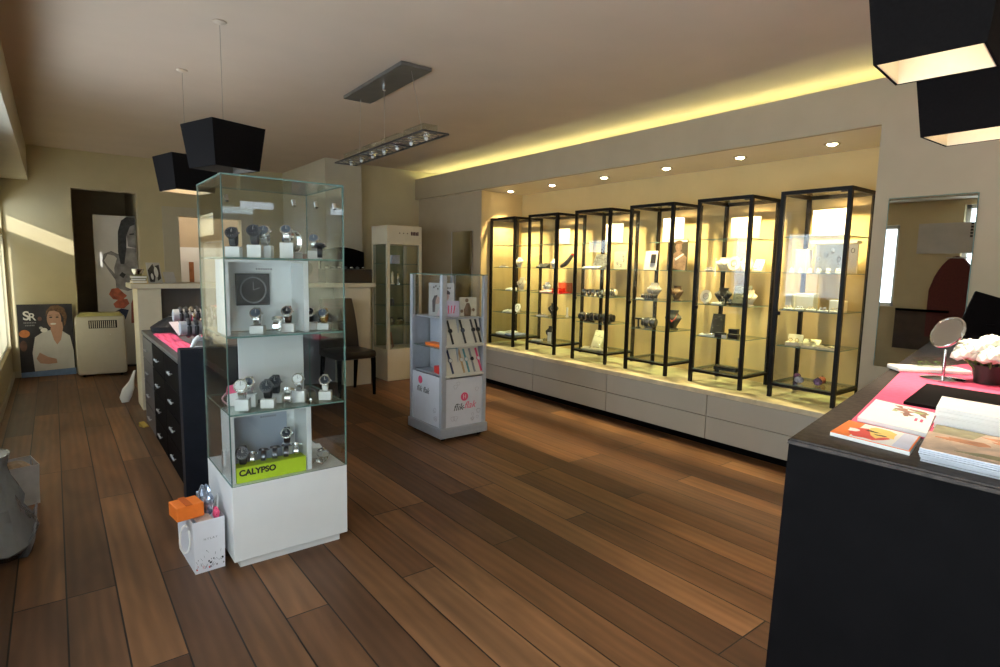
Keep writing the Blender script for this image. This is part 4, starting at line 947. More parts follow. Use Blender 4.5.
gi('small_clock', 'dark round clock on the third shelf from the top of the slim white cabinet', 'clock', .13, .15, .88, MB().lathe([(0, 0), (.03, 0), (.035, .03), (.025, .07), (0, .08)], cap=False), GUN)
gi('dark_vase', 'dark squat vase, left one on the lowest glass shelf of the slim white cabinet', 'vase', .12, .15, .65, MB().lathe([(0, 0), (.035, 0), (.05, .035), (.028, .075), (.033, .085)], cap=False), GUN)
gi('dark_vase', 'dark squat vase, right one on the lowest glass shelf of the slim white cabinet', 'vase', .25, .16, .65, MB().lathe([(0, 0), (.04, 0), (.052, .04), (.03, .06), (.036, .07)], cap=False), BLKST)
q = MB()
for a in range(3): q.tube([(0, 0, .17), (.05 * math.cos(a * 2.1 + .4), .05 * math.sin(a * 2.1 + .4), .004)], .006, 8)
q.ball((0, 0, .175), .012)
gi('tripod_ornament', 'orange brown tripod ornament at the bottom of the slim white cabinet', 'ornament', .12, .15, .371, q, WOODR)

# ------------------------------------------------------------------ mantel unit, its ornaments
MX0, MX1, MY0, MY1 = .575, 2.80, 5.975, 6.36
t = thing('mantel_shelf', 'long cream mantel shelf unit with wide piers behind the vitrine', 'mantel', (0, 0, 0))
part('shelf', MB().box(MX0 - .05, MX1 + .05, MY0 - .03, MY1, 1.10, 1.145, .004), CREAM, t)
part('pier', MB().box(MX0, .76, MY0, MY1 - .02, 0, 1.099, .003), CREAM, t); part('pier', MB().box(2.50, MX1, MY0, MY1 - .02, 0, 1.099, .003), CREAM, t)
part('back_panel', MB().box(.761, 2.499, 6.28, 6.32, 0, 1.099), GREYP, t)
ZM = 1.1457
def mi(*a, **k): return one(*a, **k)
for k, (m, w_, h_) in enumerate([(YELLOW, .115, .022), (BLKST, .11, .020), (mat('olive_book', (.26, .26, .06), .6, noise=.1), .118, .024)]):
    z = ZM + [0, .0225, .043][k]
    t = thing('book', ['yellow book at the bottom of the small stack on the left end of the mantel', 'black book in the middle of the small stack on the mantel', 'olive book on top of the small stack on the mantel'][k], 'book', (.605, 6.10, z), [4, -3, 2][k], 'books stacked on the mantel')
    part('cover', MB().box(-w_ / 2, w_ / 2, -.07, .07, 0, .003).box(-w_ / 2, w_ / 2, -.07, .07, h_ - .003, h_).box(w_ / 2 - .003, w_ / 2, -.07, .07, .003, h_ - .003), m, t)
    part('pages', MB().box(-w_ / 2 + .002, w_ / 2 - .004, -.067, .067, .0032, h_ - .0032), WHITEC, t)
t = thing('silver_bowl', 'small shiny silver bowl resting on the books at the left end of the mantel', 'bowl', (.600, 6.08, ZM + .0675))
part('body', MB().lathe([(0, 0), (.03, 0), (.03, .006), (.045, .03), (.05, .06), (.047, .06), (.042, .032), (0, .010)], cap=False), CHROME, t, True)
t = thing('photo_frame', 'black and white photo leaning on the mantel beside the stacked books', 'photo', (.735, 6.10, ZM), 14)
m = MB(); m.box(-.055, .065, -.004, .004, 0, .19); m.mi = 1; m.shape([(-.045, .01), (-.05, .12), (.0, .18), (.02, .10), (-.005, .01)], -.0045); m.shape([(.025, .02), (.02, .16), (.055, .17), (.055, .04)], -.0045); m.mi = 2; m.shape(ell(.02, .10, .018, .05, 14), -.0055); m.shape(ell(-.02, .06, .012, .03, 14), -.0055)
part('print', m, [PAPERG, mat('photo_black', (.05, .045, .045), .5, noise=.4, nscale=25), WHITEC], t, rot=(-R(14), 0, R(6)))
t = thing('paper_card', 'low pale paper card leaning on the mantel before the bright side opening', 'card', (.865, 6.12, ZM), 20)
part('card', MB().box(-.05, .05, -.002, .002, .0, .11), PAPERG, t, rot=(-R(25), 0, 0)); part('foot', MB().box(-.05, .05, -.05, .02, 0, .002), PAPERG, t)
# black dome topped case at the right end of the mantel
t = thing('display_case', 'black curved top jewellery case standing at the right end of the mantel', 'display case', (2.56, 6.09, ZM))
part('base', MB().box(-.27, .27, -.10, .12, 0, .15, .006), LEATHER, t)
part('lid', MB().shape([(-.25, .0)] + [(-.25 + .5 * k / 12, .19 + .05 * math.sin(PI * k / 12)) for k in range(13)] + [(.25, .0)], .10, .03), BLACK, t, loc=(0, 0, .151))
for k in range(7): part('ring_row', MB().ball((-.22 + k * .07, -.02, .165), .022, 1, .7, .6), GUN if k % 2 else SILVER, t, True)
t = thing('reading_board', 'reddish printed board standing on the mantel behind the vitrine glass', 'board', (2.12, 6.12, ZM), -6)
m = MB(); m.box(-.12, .14, 0, .006, 0, .30); m.mi = 1; m.shape(ell(.02, .15, .06, .08), -.001); part('print', m, [mat('dusky_pink_board', (.30, .19, .17), .6, noise=.2, nscale=9), mat('dusky_dark', (.14, .07, .06), .6, noise=.2)], t)
one('white_paddle', MB().loft([(0, 0, 0, .03, .012), (.05, .005, 0, .05, .016), (.13, .03, 0, .05, .016), (.20, .06, 0, .022, .014), (.30, .09, 0, .010, .010)], 16), WHITE, 'white paddle shaped object leaning by the left mantel pier', 'paddle', (.475, 6.42, .0), 0, smooth=True)

# ------------------------------------------------------------------ chairs
def chair(label, x, y, rz):
    t = thing('dining_chair', label, 'chair', (x, y, 0), rz, 'dark leather chairs')   # front = -y
    q = MB().box(-.22, .22, -.22, .20, .385, .47, .03); part('seat', q, LEATHER, t, True)
    m = MB(); secs = []
    V = []
    for k in range(9):
        z = .40 + k * .073; yy = .185 + .004 * k + .0006 * k * k; V.append((z, yy, .215 - .0007 * k * k))
    for (za, ya, ra), (zb_, yb, rb) in zip(V, V[1:]):
        m.hexa([(-ra, ya - .025, za), (ra, ya - .025, za), (ra, ya + .03, za), (-ra, ya + .03, za)], [(-rb, yb - .025, zb_), (rb, yb - .025, zb_), (rb, yb + .03, zb_), (-rb, yb + .03, zb_)])
    bmesh.ops.remove_doubles(m.bm, verts=m.bm.verts[:], dist=.0005)
    part('backrest', m, LEATHER, t, True)
    for sx in (-1, 1):
        part('leg', MB().tube([(sx * .19, -.19, .39), (sx * .195, -.20, .0)], [.027, .016], 8), BLACK, t)
        part('leg', MB().tube([(sx * .19, .18, .39), (sx * .195, .225, .0)], [.027, .016], 8), BLACK, t)
chair('dark leather high backed chair between the vitrine and the slim white cabinet', 2.385, 5.645, 4)

# ------------------------------------------------------------------ black drawer counter behind the vitrine
t = thing('drawer_counter', 'black drawer counter with thin silver handles behind the vitrine', 'counter', (.525, 0, 0))
part('body', MB().box(.02, .62, 3.63, 5.28, .06, .77), BLACK, t); part('plinth', MB().box(.05, .6, 3.63, 5.25, 0, .059), BLACK, t); part('top', MB().box(.0, .64, 3.625, 5.30, .771, .80, .003), CHAR, t)
part('end_panel', MB().box(.0, .64, 3.53, 3.62, 0, .865, .003), NAVY, t)
for c in range(3):
    y0 = 3.635 + c * .548
    for r in range(4):
        d = part('drawer', MB().box(.002, .019, y0, y0 + .540, .07 + r * .175, .07 + r * .175 + .168, .002), CHAR if c == 2 else BLACK, t)
        part('handle', MB().box(-.016, -.008, y0 + .21, y0 + .33, .147 + r * .175, .157 + r * .175).box(-.010, .002, y0 + .22, y0 + .226, .151 + r * .175, .155 + r * .175).box(-.010, .002, y0 + .314, y0 + .320, .151 + r * .175, .155 + r * .175), HANDLE, d)
ZD = .8005
def sheet(name, label, cat, x0, x1, y0, y1, z, m, n=14, amp=.006, seed=1):
    random.seed(seed); q = MB(); g = []
    top = [[None] * (n + 1) for _ in range(n + 1)]; bot = [[None] * (n + 1) for _ in range(n + 1)]
    for i in range(n + 1):
        for j in range(n + 1):
            h = amp * (1 + math.sin(i * 1.3 + seed) * math.cos(j * .9 + seed)) * .5 + random.uniform(0, amp * .3)
            x = x0 + (x1 - x0) * i / n; y = y0 + (y1 - y0) * j / n
            top[i][j] = q.bm.verts.new((x, y, z + h + .002)); bot[i][j] = q.bm.verts.new((x, y, z))
    for i in range(n):
        for j in range(n):
            q.bm.faces.new((top[i][j], top[i + 1][j], top[i + 1][j + 1], top[i][j + 1])); q.bm.faces.new((bot[i][j], bot[i][j + 1], bot[i + 1][j + 1], bot[i + 1][j]))
    for k in range(n):
        for a, b in (((k, 0), (k + 1, 0)), ((k + 1, n), (k, n)), ((0, k + 1), (0, k)), ((n, k), (n, k + 1))):
            q.bm.faces.new((top[a[0]][a[1]], bot[a[0]][a[1]], bot[b[0]][b[1]], top[b[0]][b[1]]))
    return one(name, q, m, label, cat)
sheet('pink_cloth', 'hot pink cloth spread along the top of the black drawer counter', 'cloth', .565, .685, 3.75, 4.95, ZD, PINK, seed=2)
t = thing('black_bag', 'crumpled black velvet bag at the far end of the pink cloth', 'bag', (.72, 5.12, ZD + .001), 10)
part('body', MB().loft([(0, 0, 0, .15, .08), (.04, 0, 0, .16, .085), (.08, .01, 0, .11, .06), (.12, .02, 0, .04, .03), (.13, .02, 0, .045, .035)], 20), BLKST, t, True); part('tie', MB().tube([(.02 + .042 * math.cos(a), .032 * math.sin(a), .118) for a in [k * PI / 8 for k in range(16)]], .005, 6, True), SILVER, t, True)
def sleeve(label, x, y, z, n, zc, rz=0):
    t = thing('bracelet_stand', label, 'bracelet stand', (x, y, z), rz, 'grey bracelet stands on the drawer counter')
    r = .042
    part('sleeve', MB().cyl((-.17, 0, zc), (.19, 0, zc), r, 24), TUBEG, t, True); part('pole', MB().cyl((0, 0, .01), (0, 0, zc - r + .004), .010, 10), TUBEG, t); part('base', MB().cyl((0, 0, 0), (0, 0, .010), .06, 24), TUBEG, t, True)
    for k in range(n):
        u = -.125 + k * .24 / n
        part('bracelet', MB().tube([(u, (r + .008) * math.cos(a), zc + (r + .008) * math.sin(a)) for a in [j * PI / 12 for j in range(24)]], .012, 8, True), [BLKST, BLKST, SILVER, BLKST][k % 4], t, True)
sleeve('grey bracelet stand full of black bands, the farther one on the drawer counter', .80, 4.45, ZD + .001, 7, .178)
sleeve('grey bracelet stand with black and silver bangles, nearer one on the drawer counter', .755, 3.90, ZD + .001, 6, .145)
def leaning(name, label, cat, x, y, z, w_, h_, m, rz, lean):
    t = thing(name, label, cat, (x, y, z), rz); part('panel', MB().box(-w_ / 2, w_ / 2, -.002, .002, 0, h_), m, t, rot=(-R(lean), 0, 0)); part('strut', MB().box(-.01, .01, .001, h_ * .55, 0, .003), m, t)
leaning('leaflet', 'white leaflet propped on the drawer counter beside the black bag', 'leaflet', .80, 4.78, ZD + .009, .22, .14, mat('pale_violet_paper', (.72, .66, .74), .6, noise=.08, nscale=12), 25, 50)
leaning('price_card', 'cream card standing between the two grey bracelet stands', 'card', .86, 4.17, ZD + .001, .10, .09, LINEN, 0, 20)
t = thing('red_carton', 'red and white printed carton standing behind the bracelet stands', 'carton', (1.03, 4.75, ZD), 0)
m = MB(); m.box(-.10, .10, -.03, .03, 0, .215); m.mi = 1; m.shape([(-.02, .11), (.10, .10), (.10, .2), (.04, .19)], -.0305); m.mi = 2; m.shape(ell(-.05, .14, .03, .04), -.0305); part('body', m, [mat('cream_carton', (.72, .58, .40), .6, noise=.1), RED, ORANGE], t); part('flap', MB().box(-.10, .10, -.03, .03, .2155, .219), RED, t)
ramp('white jewellery ramp at the near end of the pink cloth', .70, 3.72, ZD + .009, .20, .12, .035, WHITEC, SILVER, rz=-20)
one('curled_bangle_rack', MB().tube([(.60 + .05 * k / 10, 3.685, ZD + .022 + .09 * math.sin(PI * k / 20)) for k in range(11)], .012, 10), WHITE, 'curved white bangle holder at the near end of the drawer counter', 'holder', smooth=True)

# ------------------------------------------------------------------ air conditioner, posters by the back wall
t = thing('portable_air_conditioner', 'cream portable air conditioner standing before the dark doorway', 'air conditioner', (.155, 8.02, 0), -4)
q = MB().box(0, .48, 0, .28, .025, .70, .03); part('body', q, ACW, t, True)
part('top_cover', MB().hexa([(.02, .02, .701), (.46, .02, .701), (.46, .26, .701), (.02, .26, .701)], [(.05, .05, .735), (.43, .05, .735), (.43, .24, .735), (.05, .24, .735)]), mat('yellowed_plastic', (.55, .50, .20), .4, noise=.04), t)
q = MB(); q.box(.13, .40, -.004, .004, .565, .655); q.mi = 1
for k in range(13): q.box(.14 + k * .0195, .149 + k * .0195, -.010, -.0042, .57, .65)
part('vent_grille', q, [BLACK, ACW], t); part('control_lamp', MB().cyl((.33, .0, .49), (.33, -.004, .49), .006, 10), WHITEC, t)
for x in (.06, .42):
    for y in (.05, .23): part('caster', MB().cyl((x - .01, y, .014), (x + .01, y, .014), .0135, 12), BLACK, t)
t = thing('woman_poster', 'advert poster of a smiling woman in a white blouse leaning on the back wall', 'poster', (-.100, 8.330, .005), -2)
m = MB(); m.box(-.235, .235, 0, .006, 0, .60); y = -.0012
def sh(mi, poly, dy=0): m.mi = mi; m.shape(poly, y - dy)
sh(1, [(-.235, .0), (.235, .0), (.235, .055), (-.235, .04)])
sh(2, [(-.12, .045), (-.13, .20), (-.10, .33), (-.03, .37), (.04, .385), (.14, .37), (.20, .33), (.225, .20), (.225, .055)])
sh(3, [(.035, .39), (.06, .30), (.085, .26), (.12, .30), (.145, .40), (.14, .45), (.05, .44)], .0007)
sh(3, ell(.072, .475, .062, .082, 24), .0012)
sh(4, [(.0, .50), (.01, .545), (.05, .585), (.11, .59), (.165, .565), (.185, .50), (.17, .43), (.15, .41), (.155, .48), (.135, .52), (.08, .545), (.03, .54)], .0018)
sh(5, ell(.062, .435, .026, .008, 14), .0018); sh(0, ell(.045, .49, .014, .006, 12), .0024); sh(0, ell(.10, .49, .014, .006, 12), .0024); sh(4, [(.03, .503), (.06, .507), (.06, .511), (.03, .508)], .0018); sh(4, [(.085, .507), (.115, .503), (.115, .508), (.085, .511)], .0018)
sh(3, [(.062, .485), (.078, .485), (.084, .452), (.062, .450)], .0018)
sh(3, [(-.10, .15), (-.07, .20), (.0, .16), (.07, .14), (.075, .105), (.0, .10), (-.07, .11)], .0007)
sh(6, ell(-.185, .36, .045, .032)); sh(7, ell(-.20, .26, .03, .045)); sh(5, ell(-.02, .385, .03, .018), .0007); sh(7, ell(-.05, .48, .018, .018)); sh(2, ell(-.045, .405, .016, .010), .0013)
part('print', m, [mat('poster_night', (.016, .014, .02), .4, noise=.5, nscale=9), mat('poster_blue_band', (.16, .27, .50), .5, noise=.1), mat('blouse_white', (.62, .61, .60), .6, noise=.08, nscale=8), mat('poster_face', (.50, .29, .21), .6, noise=.06), HAIR, WHITEC, mat('poster_orange', (.55, .18, .05), .6, noise=.2), mat('poster_dim', (.14, .07, .05), .6, noise=.4)], t, rot=(-R(2), 0, 0)); t.scale = (1.06, 1, 1.38)
text('S', .10, (-.160, -.006, .505), WHITEC, t, rot=(PI / 2 - R(2), 0, 0), sx=1.25, bold=.002); text('R', .085, (-.112, -.006, .495), WHITEC, t, rot=(PI / 2 - R(2), 0, 0), sx=1.25, bold=.001)
m = MB()
for r in range(2):
    for k in range(8 - r * 2): m.box(-.185 + r * .012 + k * .0135, -.176 + r * .012 + k * .0135, -.0035, -.0025, .445 - r * .022, .455 - r * .022)
part('small_lettering', m, GREYINK, t)
t = thing('banner', 'tall black and white banner of a bare shouldered woman in the dark doorway', 'banner', (.635, 8.66, 0), 0)
m = MB(); m.box(-.22, .22, 0, .006, 0.02, 1.895); y = -.0012
sh(1, [(-.02, 1.0), (-.03, 1.25), (.02, 1.42), (.10, 1.50), (.215, 1.50), (.215, 1.0), (.10, .96)])            # shoulder and chest
sh(1, [(-.10, 1.28), (-.13, 1.34), (-.09, 1.42), (-.02, 1.40), (.03, 1.34), (.10, 1.10), (.17, .98), (.215, .96), (.215, 1.06), (.14, 1.14), (.02, 1.42), (-.05, 1.46), (-.13, 1.42), (-.15, 1.33), (-.04, 1.13), (.03, 1.00), (.08, 1.03)], .0006)
sh(2, [(.02, 1.45), (.03, 1.70), (.07, 1.84), (.13, 1.89), (.215, 1.89), (.215, 1.80), (.16, 1.76), (.12, 1.66), (.11, 1.50), (.08, 1.30), (.04, 1.30)], .0012)
sh(1, [(.13, 1.52), (.12, 1.66), (.16, 1.77), (.215, 1.80), (.215, 1.50)], .0018); sh(2, [(.15, 1.66), (.20, 1.67), (.20, 1.69), (.15, 1.68)], .0024); sh(2, [(.02, 1.16), (.05, 1.20), (.09, 1.17), (.06, 1.12)], .0024)
sh(3, [(-.10, .92), (-.07, .99), (.0, 1.0), (.06, .93), (.09, .90), (.03, .84), (-.06, .86)]); sh(3, [(-.06, .80), (.0, .86), (.09, .86), (.11, .80), (.05, .74), (-.04, .75)], .0006); sh(4, [(-.12, .66), (.02, .74), (.10, .72), (.06, .60), (-.10, .60)])
sh(5, [(.12, .55), (.13, .80), (.17, .92), (.215, .97), (.215, .55)])
part('print', m, [mat('banner_grey', (.74, .72, .69), .6, noise=.12, nscale=2), SKING, mat('banner_dark_hair', (.035, .035, .035), .5, noise=.5, nscale=20), mat('banner_red', (.50, .13, .07), .6, noise=.4, nscale=14), mat('banner_navy', (.03, .04, .09), .6, noise=.2), mat('banner_rust', (.34, .09, .06), .6, noise=.3)], t)
part('foot', MB().box(-.22, .22, -.06, .08, 0, .018), BLACKM, t)

# ------------------------------------------------------------------ bags at the left edge
t = thing('paper_bag', 'white paper bag with brown lining standing by the left wall', 'bag', (-.225, 4.06, 0), 12)
m = MB(); V = [[m.bm.verts.new(p) for p in r] for r in (fr(.075, .11, 0), fr(.08, .10, .12), fr(.085, .105, .22), fr(.083, .103, .22), fr(.073, .108, .003))]
for A, B in zip(V, V[1:]):
    for k in range(4): m.bm.faces.new((A[k], A[(k + 1) % 4], B[(k + 1) % 4], B[k]))
m.bm.faces.new(V[0][::-1]); m.bm.faces.new(V[-1]); part('body', m, mat('bag_white', (.62, .60, .58), .6, noise=.06), t)
part('stuffing', MB().ball((0, 0, .17), .07, 1, 1.3, .9, 2), mat('kraft_paper', (.30, .21, .13), .8, noise=.2, nscale=30, bump=.5), t)
part('handle', MB().tube([(.084, -.05 + .1 * k / 10, .21 - .09 * math.sin(PI * k / 10)) for k in range(11)], .006, 6), mat('cord_beige', (.45, .36, .25), .8, noise=.1), t, True)
t = thing('plastic_bag', 'cloudy grey plastic bag slumped on the floor at the left picture edge', 'bag', (-.265, 3.44, 0), 0); t.scale = (1.15, 1.15, 1.5)
random.seed(21); m = MB(); rings = []
for k in range(9):
    z = .30 * k / 8; r = [.105, .115, .105, .09, .075, .06, .045, .035, .045][k]
    rings.append([m.bm.verts.new((r * (1 + random.uniform(-.18, .18)) * math.cos(a), 1.9 * r * (1 + random.uniform(-.18, .18)) * math.sin(a), z)) for a in [j * PI / 12 for j in range(24)]])
for A, B in zip(rings, rings[1:]):
    for k in range(24): m.bm.faces.new((A[k], A[(k + 1) % 24], B[(k + 1) % 24], B[k]))
m.bm.faces.new(rings[0][::-1]); m.bm.faces.new(rings[-1]); part('body', m, PLASTIC, t, True)
m = MB()
for k in range(9):
    y0 = -.16 + k * .04; m.hexa([(.07, y0, .004), (.078, y0 + .02, .004), (.070, y0 + .02, .004), (.066, y0 + .01, .004)], [(.115, y0 - .008, .07), (.12, y0 + .022, .075), (.113, y0 + .02, .075), (.11, y0, .07)])
part('torn_hem', m, PLASTIC, t)
one('door_wedge', MB().hexa([(-.02, -.04, 0), (.02, -.04, 0), (.02, .04, 0), (-.02, .04, 0)], [(-.02, -.04, .006), (.02, -.04, .006), (.02, .035, .035), (-.02, .035, .035)]), mat('ochre_plastic', (.42, .28, .05), .5, noise=.1), 'small yellow wedge on the floor at the far end of the drawer counter', 'wedge', (.515, 5.38, .0005), 20)
# ------------------------------------------------------------------ mirrors
t = thing('pillar_mirror', 'narrow mirror on the grey pillar between the back wall and the niche', 'mirror', (3.957, 5.86, .75), -90)
part('mirror_glass', MB().box(-.215, .215, -.010, -.004, 0, 1.02), MIRROR, t); part('edge_strip', MB().box(.217, .226, -.012, -.003, 0, 1.02).box(-.226, -.217, -.012, -.003, 0, 1.02), STEEL, t)
t = thing('wall_mirror', 'large frameless mirror on the grey wall above the sales counter', 'mirror', (XR - .003, 1.105, .80), -90)
part('mirror_glass', MB().box(-.205, .205, -.008, -.002, 0, .985), MIRROR, t); part('bevel', MB().box(-.209, -.206, -.007, -.002, 0, .985).box(.206, .209, -.007, -.002, 0, .985).box(-.209, .209, -.007, -.002, .986, .990), EDGE, t)
# furniture by the left wall that the mirror shows
t = thing('wall_panel', 'dark wooden panelling on the left wall, reflected in the wall mirror', 'panelling', (XL + .002, 2.30, .45), 90)
part('boards', MB().box(-.26, .28, -.016, -.002, 0, .46), mat('dark_oak', (.045, .025, .015), .5, noise=.3, nscale=10), t); part('rail', MB().box(-.26, .28, -.024, -.002, .461, .49), BLACK, t)
t = thing('wall_hanging', 'maroon cloth hanging with rounded top on the left wall', 'wall hanging', (XL + .003, 2.02, .62), 90)
part('cloth', MB().shape([(-.24, 0)] + [(-.24 + .48 * k / 12, .55 + .40 * math.sin(PI * k / 12) ** .7) for k in range(13)] + [(.24, 0)], -.004, .012), MAROON, t)
part('rail', MB().cyl((-.10, -.022, .93), (.10, -.022, .93), .006, 10), STEEL, t)
t = thing('wall_sign', 'pale grey lettered board on the left wall, reflected in the wall mirror', 'sign', (XL + .003, 2.0, 1.60), 90)
part('board', MB().box(-.42, .42, -.014, -.002, 0, .35), PAPERG, t)
q = MB()
for k in range(5): q.box(-.10, -.075, -.016, -.0145, .18 + k * .035, .205 + k * .035)
part('lettering', q, INK, t)

# ------------------------------------------------------------------ sales counter at the right front
ZT_ = .985
cA = (1.267, .581); a10 = R(9.9)
def far_y(x): return cA[1] + (x - cA[0]) * math.tan(a10)
t = thing('sales_counter', 'black sales counter with dark leather top filling the right front corner', 'counter', (0, 0, 0))
poly = [cA, (1.295, -.42), (XR - .014, -.42), (XR - .014, far_y(XR - .014))]
def inset(p, d): cx = sum(q[0] for q in p) / 4; cy = sum(q[1] for q in p) / 4; return [(x + (d if x < cx else -d if x < 3 else 0), y + (d if y < cy else -d)) for x, y in p]
ip = inset(poly, .002); op = [(x - (.030 if x < 2 else 0), y + (.010 if y > 0 else 0)) for x, y in ip]
part('body', MB().hexa([(x, y, 0) for x, y in op], [(x, y, ZT_ - .013) for x, y in ip]), BLACK, t)
tp = MB().prism(poly, ZT_ - .012, ZT_)
bmesh.ops.bevel(tp.bm, geom=[e for e in tp.bm.edges if all(v.co.z > ZT_ - .001 for v in e.verts)], offset=.004, segments=2, affect='EDGES')
part('top', tp, CTOP, t)
Z0 = ZT_ + .0005
# pink mat
m = MB().prism([(1.53, .555), (1.50, .10), (2.95, .02), (2.95, .66), (2.49, .748)], 0, .003)
t = tag(link('desk_mat', m.mesh('desk_mat', PINK), None, (0, 0, Z0)), 'hot pink felt mat covering the middle of the sales counter', 'mat')
Z1 = Z0 + .0035
def stackq(name, label, cat, quad, z, h, mats, prints=None, leaves=0):
    t = thing(name, label, cat, (quad[0][0], quad[0][1], z))
    ox, oy = quad[0]; P = [(x - ox, y - oy) for x, y in quad]
    if leaves:
        m = MB(); dz = h / leaves
        for k in range(leaves):
            e = random.uniform(-.003, .003), random.uniform(-.003, .003)
            m.prism([(x + e[0], y + e[1]) for x, y in P], k * dz, (k + .86) * dz)
        part('sheets', m, mats[0], t)
    else: part('pages', MB().prism(P, 0, h - .0012), WHITEC, t)
    cm = MB().prism(P, h - .001, h)
    if prints:
        def uv(u, v):
            a = [P[0][i] + (P[1][i] - P[0][i]) * u for i in (0, 1)]; b = [P[3][i] + (P[2][i] - P[3][i]) * u for i in (0, 1)]
            return (a[0] + (b[0] - a[0]) * v, a[1] + (b[1] - a[1]) * v)
        for j, (mi_, pl) in enumerate(prints):
            cm.mi = mi_; cm.prism([uv(u, v) for u, v in pl], h, h + .0005 + j * .00008)
    part('cover', cm, mats[1:] if leaves else mats, t)
    return t
random.seed(5)
def blob(cu, cv, ru, rv, n=10, j=.25, s=0):
    random.seed(s); return [(cu + ru * (1 + random.uniform(-j, j)) * math.cos(2 * PI * k / n), cv + rv * (1 + random.uniform(-j, j)) * math.sin(2 * PI * k / n)) for k in range(n)]
# quad order: far-left, near-left(viewer), near-right, far-right ; u goes first edge, v across
PR = [ORANGE, RED, YELLOW, WHITEC, INK, mat('pale_blue_print', (.62, .66, .82), .5, noise=.05)]
stackq('magazine', 'orange and cream magazine at the near left corner of the counter', 'magazine', [(1.372, .53), (1.355, .372), (1.495, .402), (1.515, .548)] and [(1.515, .552), (1.368, .535), (1.350, .376), (1.497, .400)], Z0, .009, PR,
       [(3, [(.02, .25), (.98, .25), (.98, .98), (.02, .98)]), (1, blob(.62, .42, .32, .26, 12, .2, 1)), (2, blob(.4, .55, .3, .2, 12, .3, 2)), (5, [(.05, .8), (.95, .78), (.95, .98), (.05, .98)]), (3, blob(.55, .22, .12, .08, 9, .3, 7)), (4, blob(.42, .44, .04, .10, 9, .5, 3)), (4, blob(.55, .58, .03, .07, 9, .5, 4))])
stackq('magazine', 'white magazine with floral print lying on the pink mat', 'magazine', [(1.815, .598), (1.545, .545), (1.520, .395), (1.765, .445)], Z1, .010, [WHITEC, mat('floral_brown', (.30, .14, .10), .5, noise=.3), PINK, mat('leafy', (.35, .40, .16), .5, noise=.3)],
       [(1, blob(.25, .55, .09, .12, 11, .5, 1)), (1, blob(.14, .75, .05, .16, 11, .5, 2)), (3, blob(.33, .42, .05, .05, 9, .5, 3)), (1, blob(.38, .60, .04, .09, 9, .6, 5)), (2, [(.48, .76), (.60, .76), (.60, .80), (.48, .80)]), (2, [(.48, .84), (.60, .84), (.60, .88), (.48, .88)]), (1, blob(.12, .45, .05, .07, 9, .6, 8)), (1, blob(.45, .60, .05, .05, 9, .6, 9)), (3, blob(.22, .80, .05, .10, 9, .6, 12)), (1, blob(.30, .86, .08, .05, 9, .6, 13))])
stackq('paper_stack', 'thick stack of plain white sheets at the front of the counter', 'paper stack', [(1.790, .442), (1.634, .412), (1.604, .14), (1.760, .17)], Z1, .052, [WHITEC, WHITEC], leaves=16)
MG = [mat('pale_peach_print', (.70, .52, .38), .5, noise=.25, nscale=25), mat('peach_print', (.60, .26, .12), .5, noise=.3, nscale=40), mat('olive_print', (.30, .27, .14), .5, noise=.3, nscale=40), INK, ORANGE]
stackq('magazine', 'peach coloured magazine half under the white paper stack', 'magazine', [(1.622, .405), (1.508, .385), (1.490, .06), (1.590, .09)], Z0 if False else Z1, .012, MG,
       [(2, [(.0, .0), (1, .0), (1, .2), (.0, .3)]), (1, blob(.5, .55, .35, .25, 12, .3, 1)), (3, blob(.4, .75, .06, .18, 12, .4, 4)), (4, blob(.6, .8, .12, .12, 12, .4, 6))])
stackq('magazine_stack', 'grey edged stack of magazines at the very front edge of the counter', 'magazine', [(1.492, .385), (1.332, .355), (1.325, .02), (1.478, .05)], Z0, .026, [cached('greyedge', lambda: mat('grey_page_edge', (.40, .42, .46), .6, noise=.05))] + MG,
       [(1, blob(.55, .75, .25, .22, 12, .3, 1)), (0, blob(.5, .35, .35, .25, 12, .2, 2)), (4, blob(.3, .8, .1, .16, 12, .4, 3)), (3, blob(.4, .62, .04, .12, 9, .5, 5)), (2, blob(.75, .35, .12, .16, 11, .4, 8)), (4, blob(.6, .55, .08, .08, 9, .5, 9)), (3, blob(.8, .85, .03, .10, 9, .5, 10)), (1, blob(.2, .2, .12, .12, 10, .4, 11))], leaves=7)
one('black_pad', MB().prism([(2.24, .597), (1.86, .545), (1.86, .30), (2.22, .30)], 0, .008), SHADE, 'black felt display pad lying on the pink mat', 'pad', (0, 0, Z1))
# table mirror
t = thing('table_mirror', 'round tilting table mirror on a thin chrome stand', 'mirror', (2.43, .604, Z1), -76)
part('base', MB().lathe([(0, 0), (.065, 0), (.065, .004), (.01, .010), (0, .010)], cap=False), CHROME, t, True); part('pole', MB().cyl((0, 0, .008), (0, 0, .105), .005, 10), CHROME, t, True)
h = part('mirror_disc', MB().tube([(0, -.003, 0), (0, .003, 0)], .053, 32), MIRROR, t, False, loc=(0, 0, .165), rot=Matrix.Rotation(R(-50), 3, Vector((math.sin(R(38)), 0, math.cos(R(38))))).to_euler())
part('rim', MB().tube([(.055 * math.cos(a), 0, .055 * math.sin(a)) for a in [k * PI / 16 for k in range(32)]], .005, 8, True), CHROME, h, True)
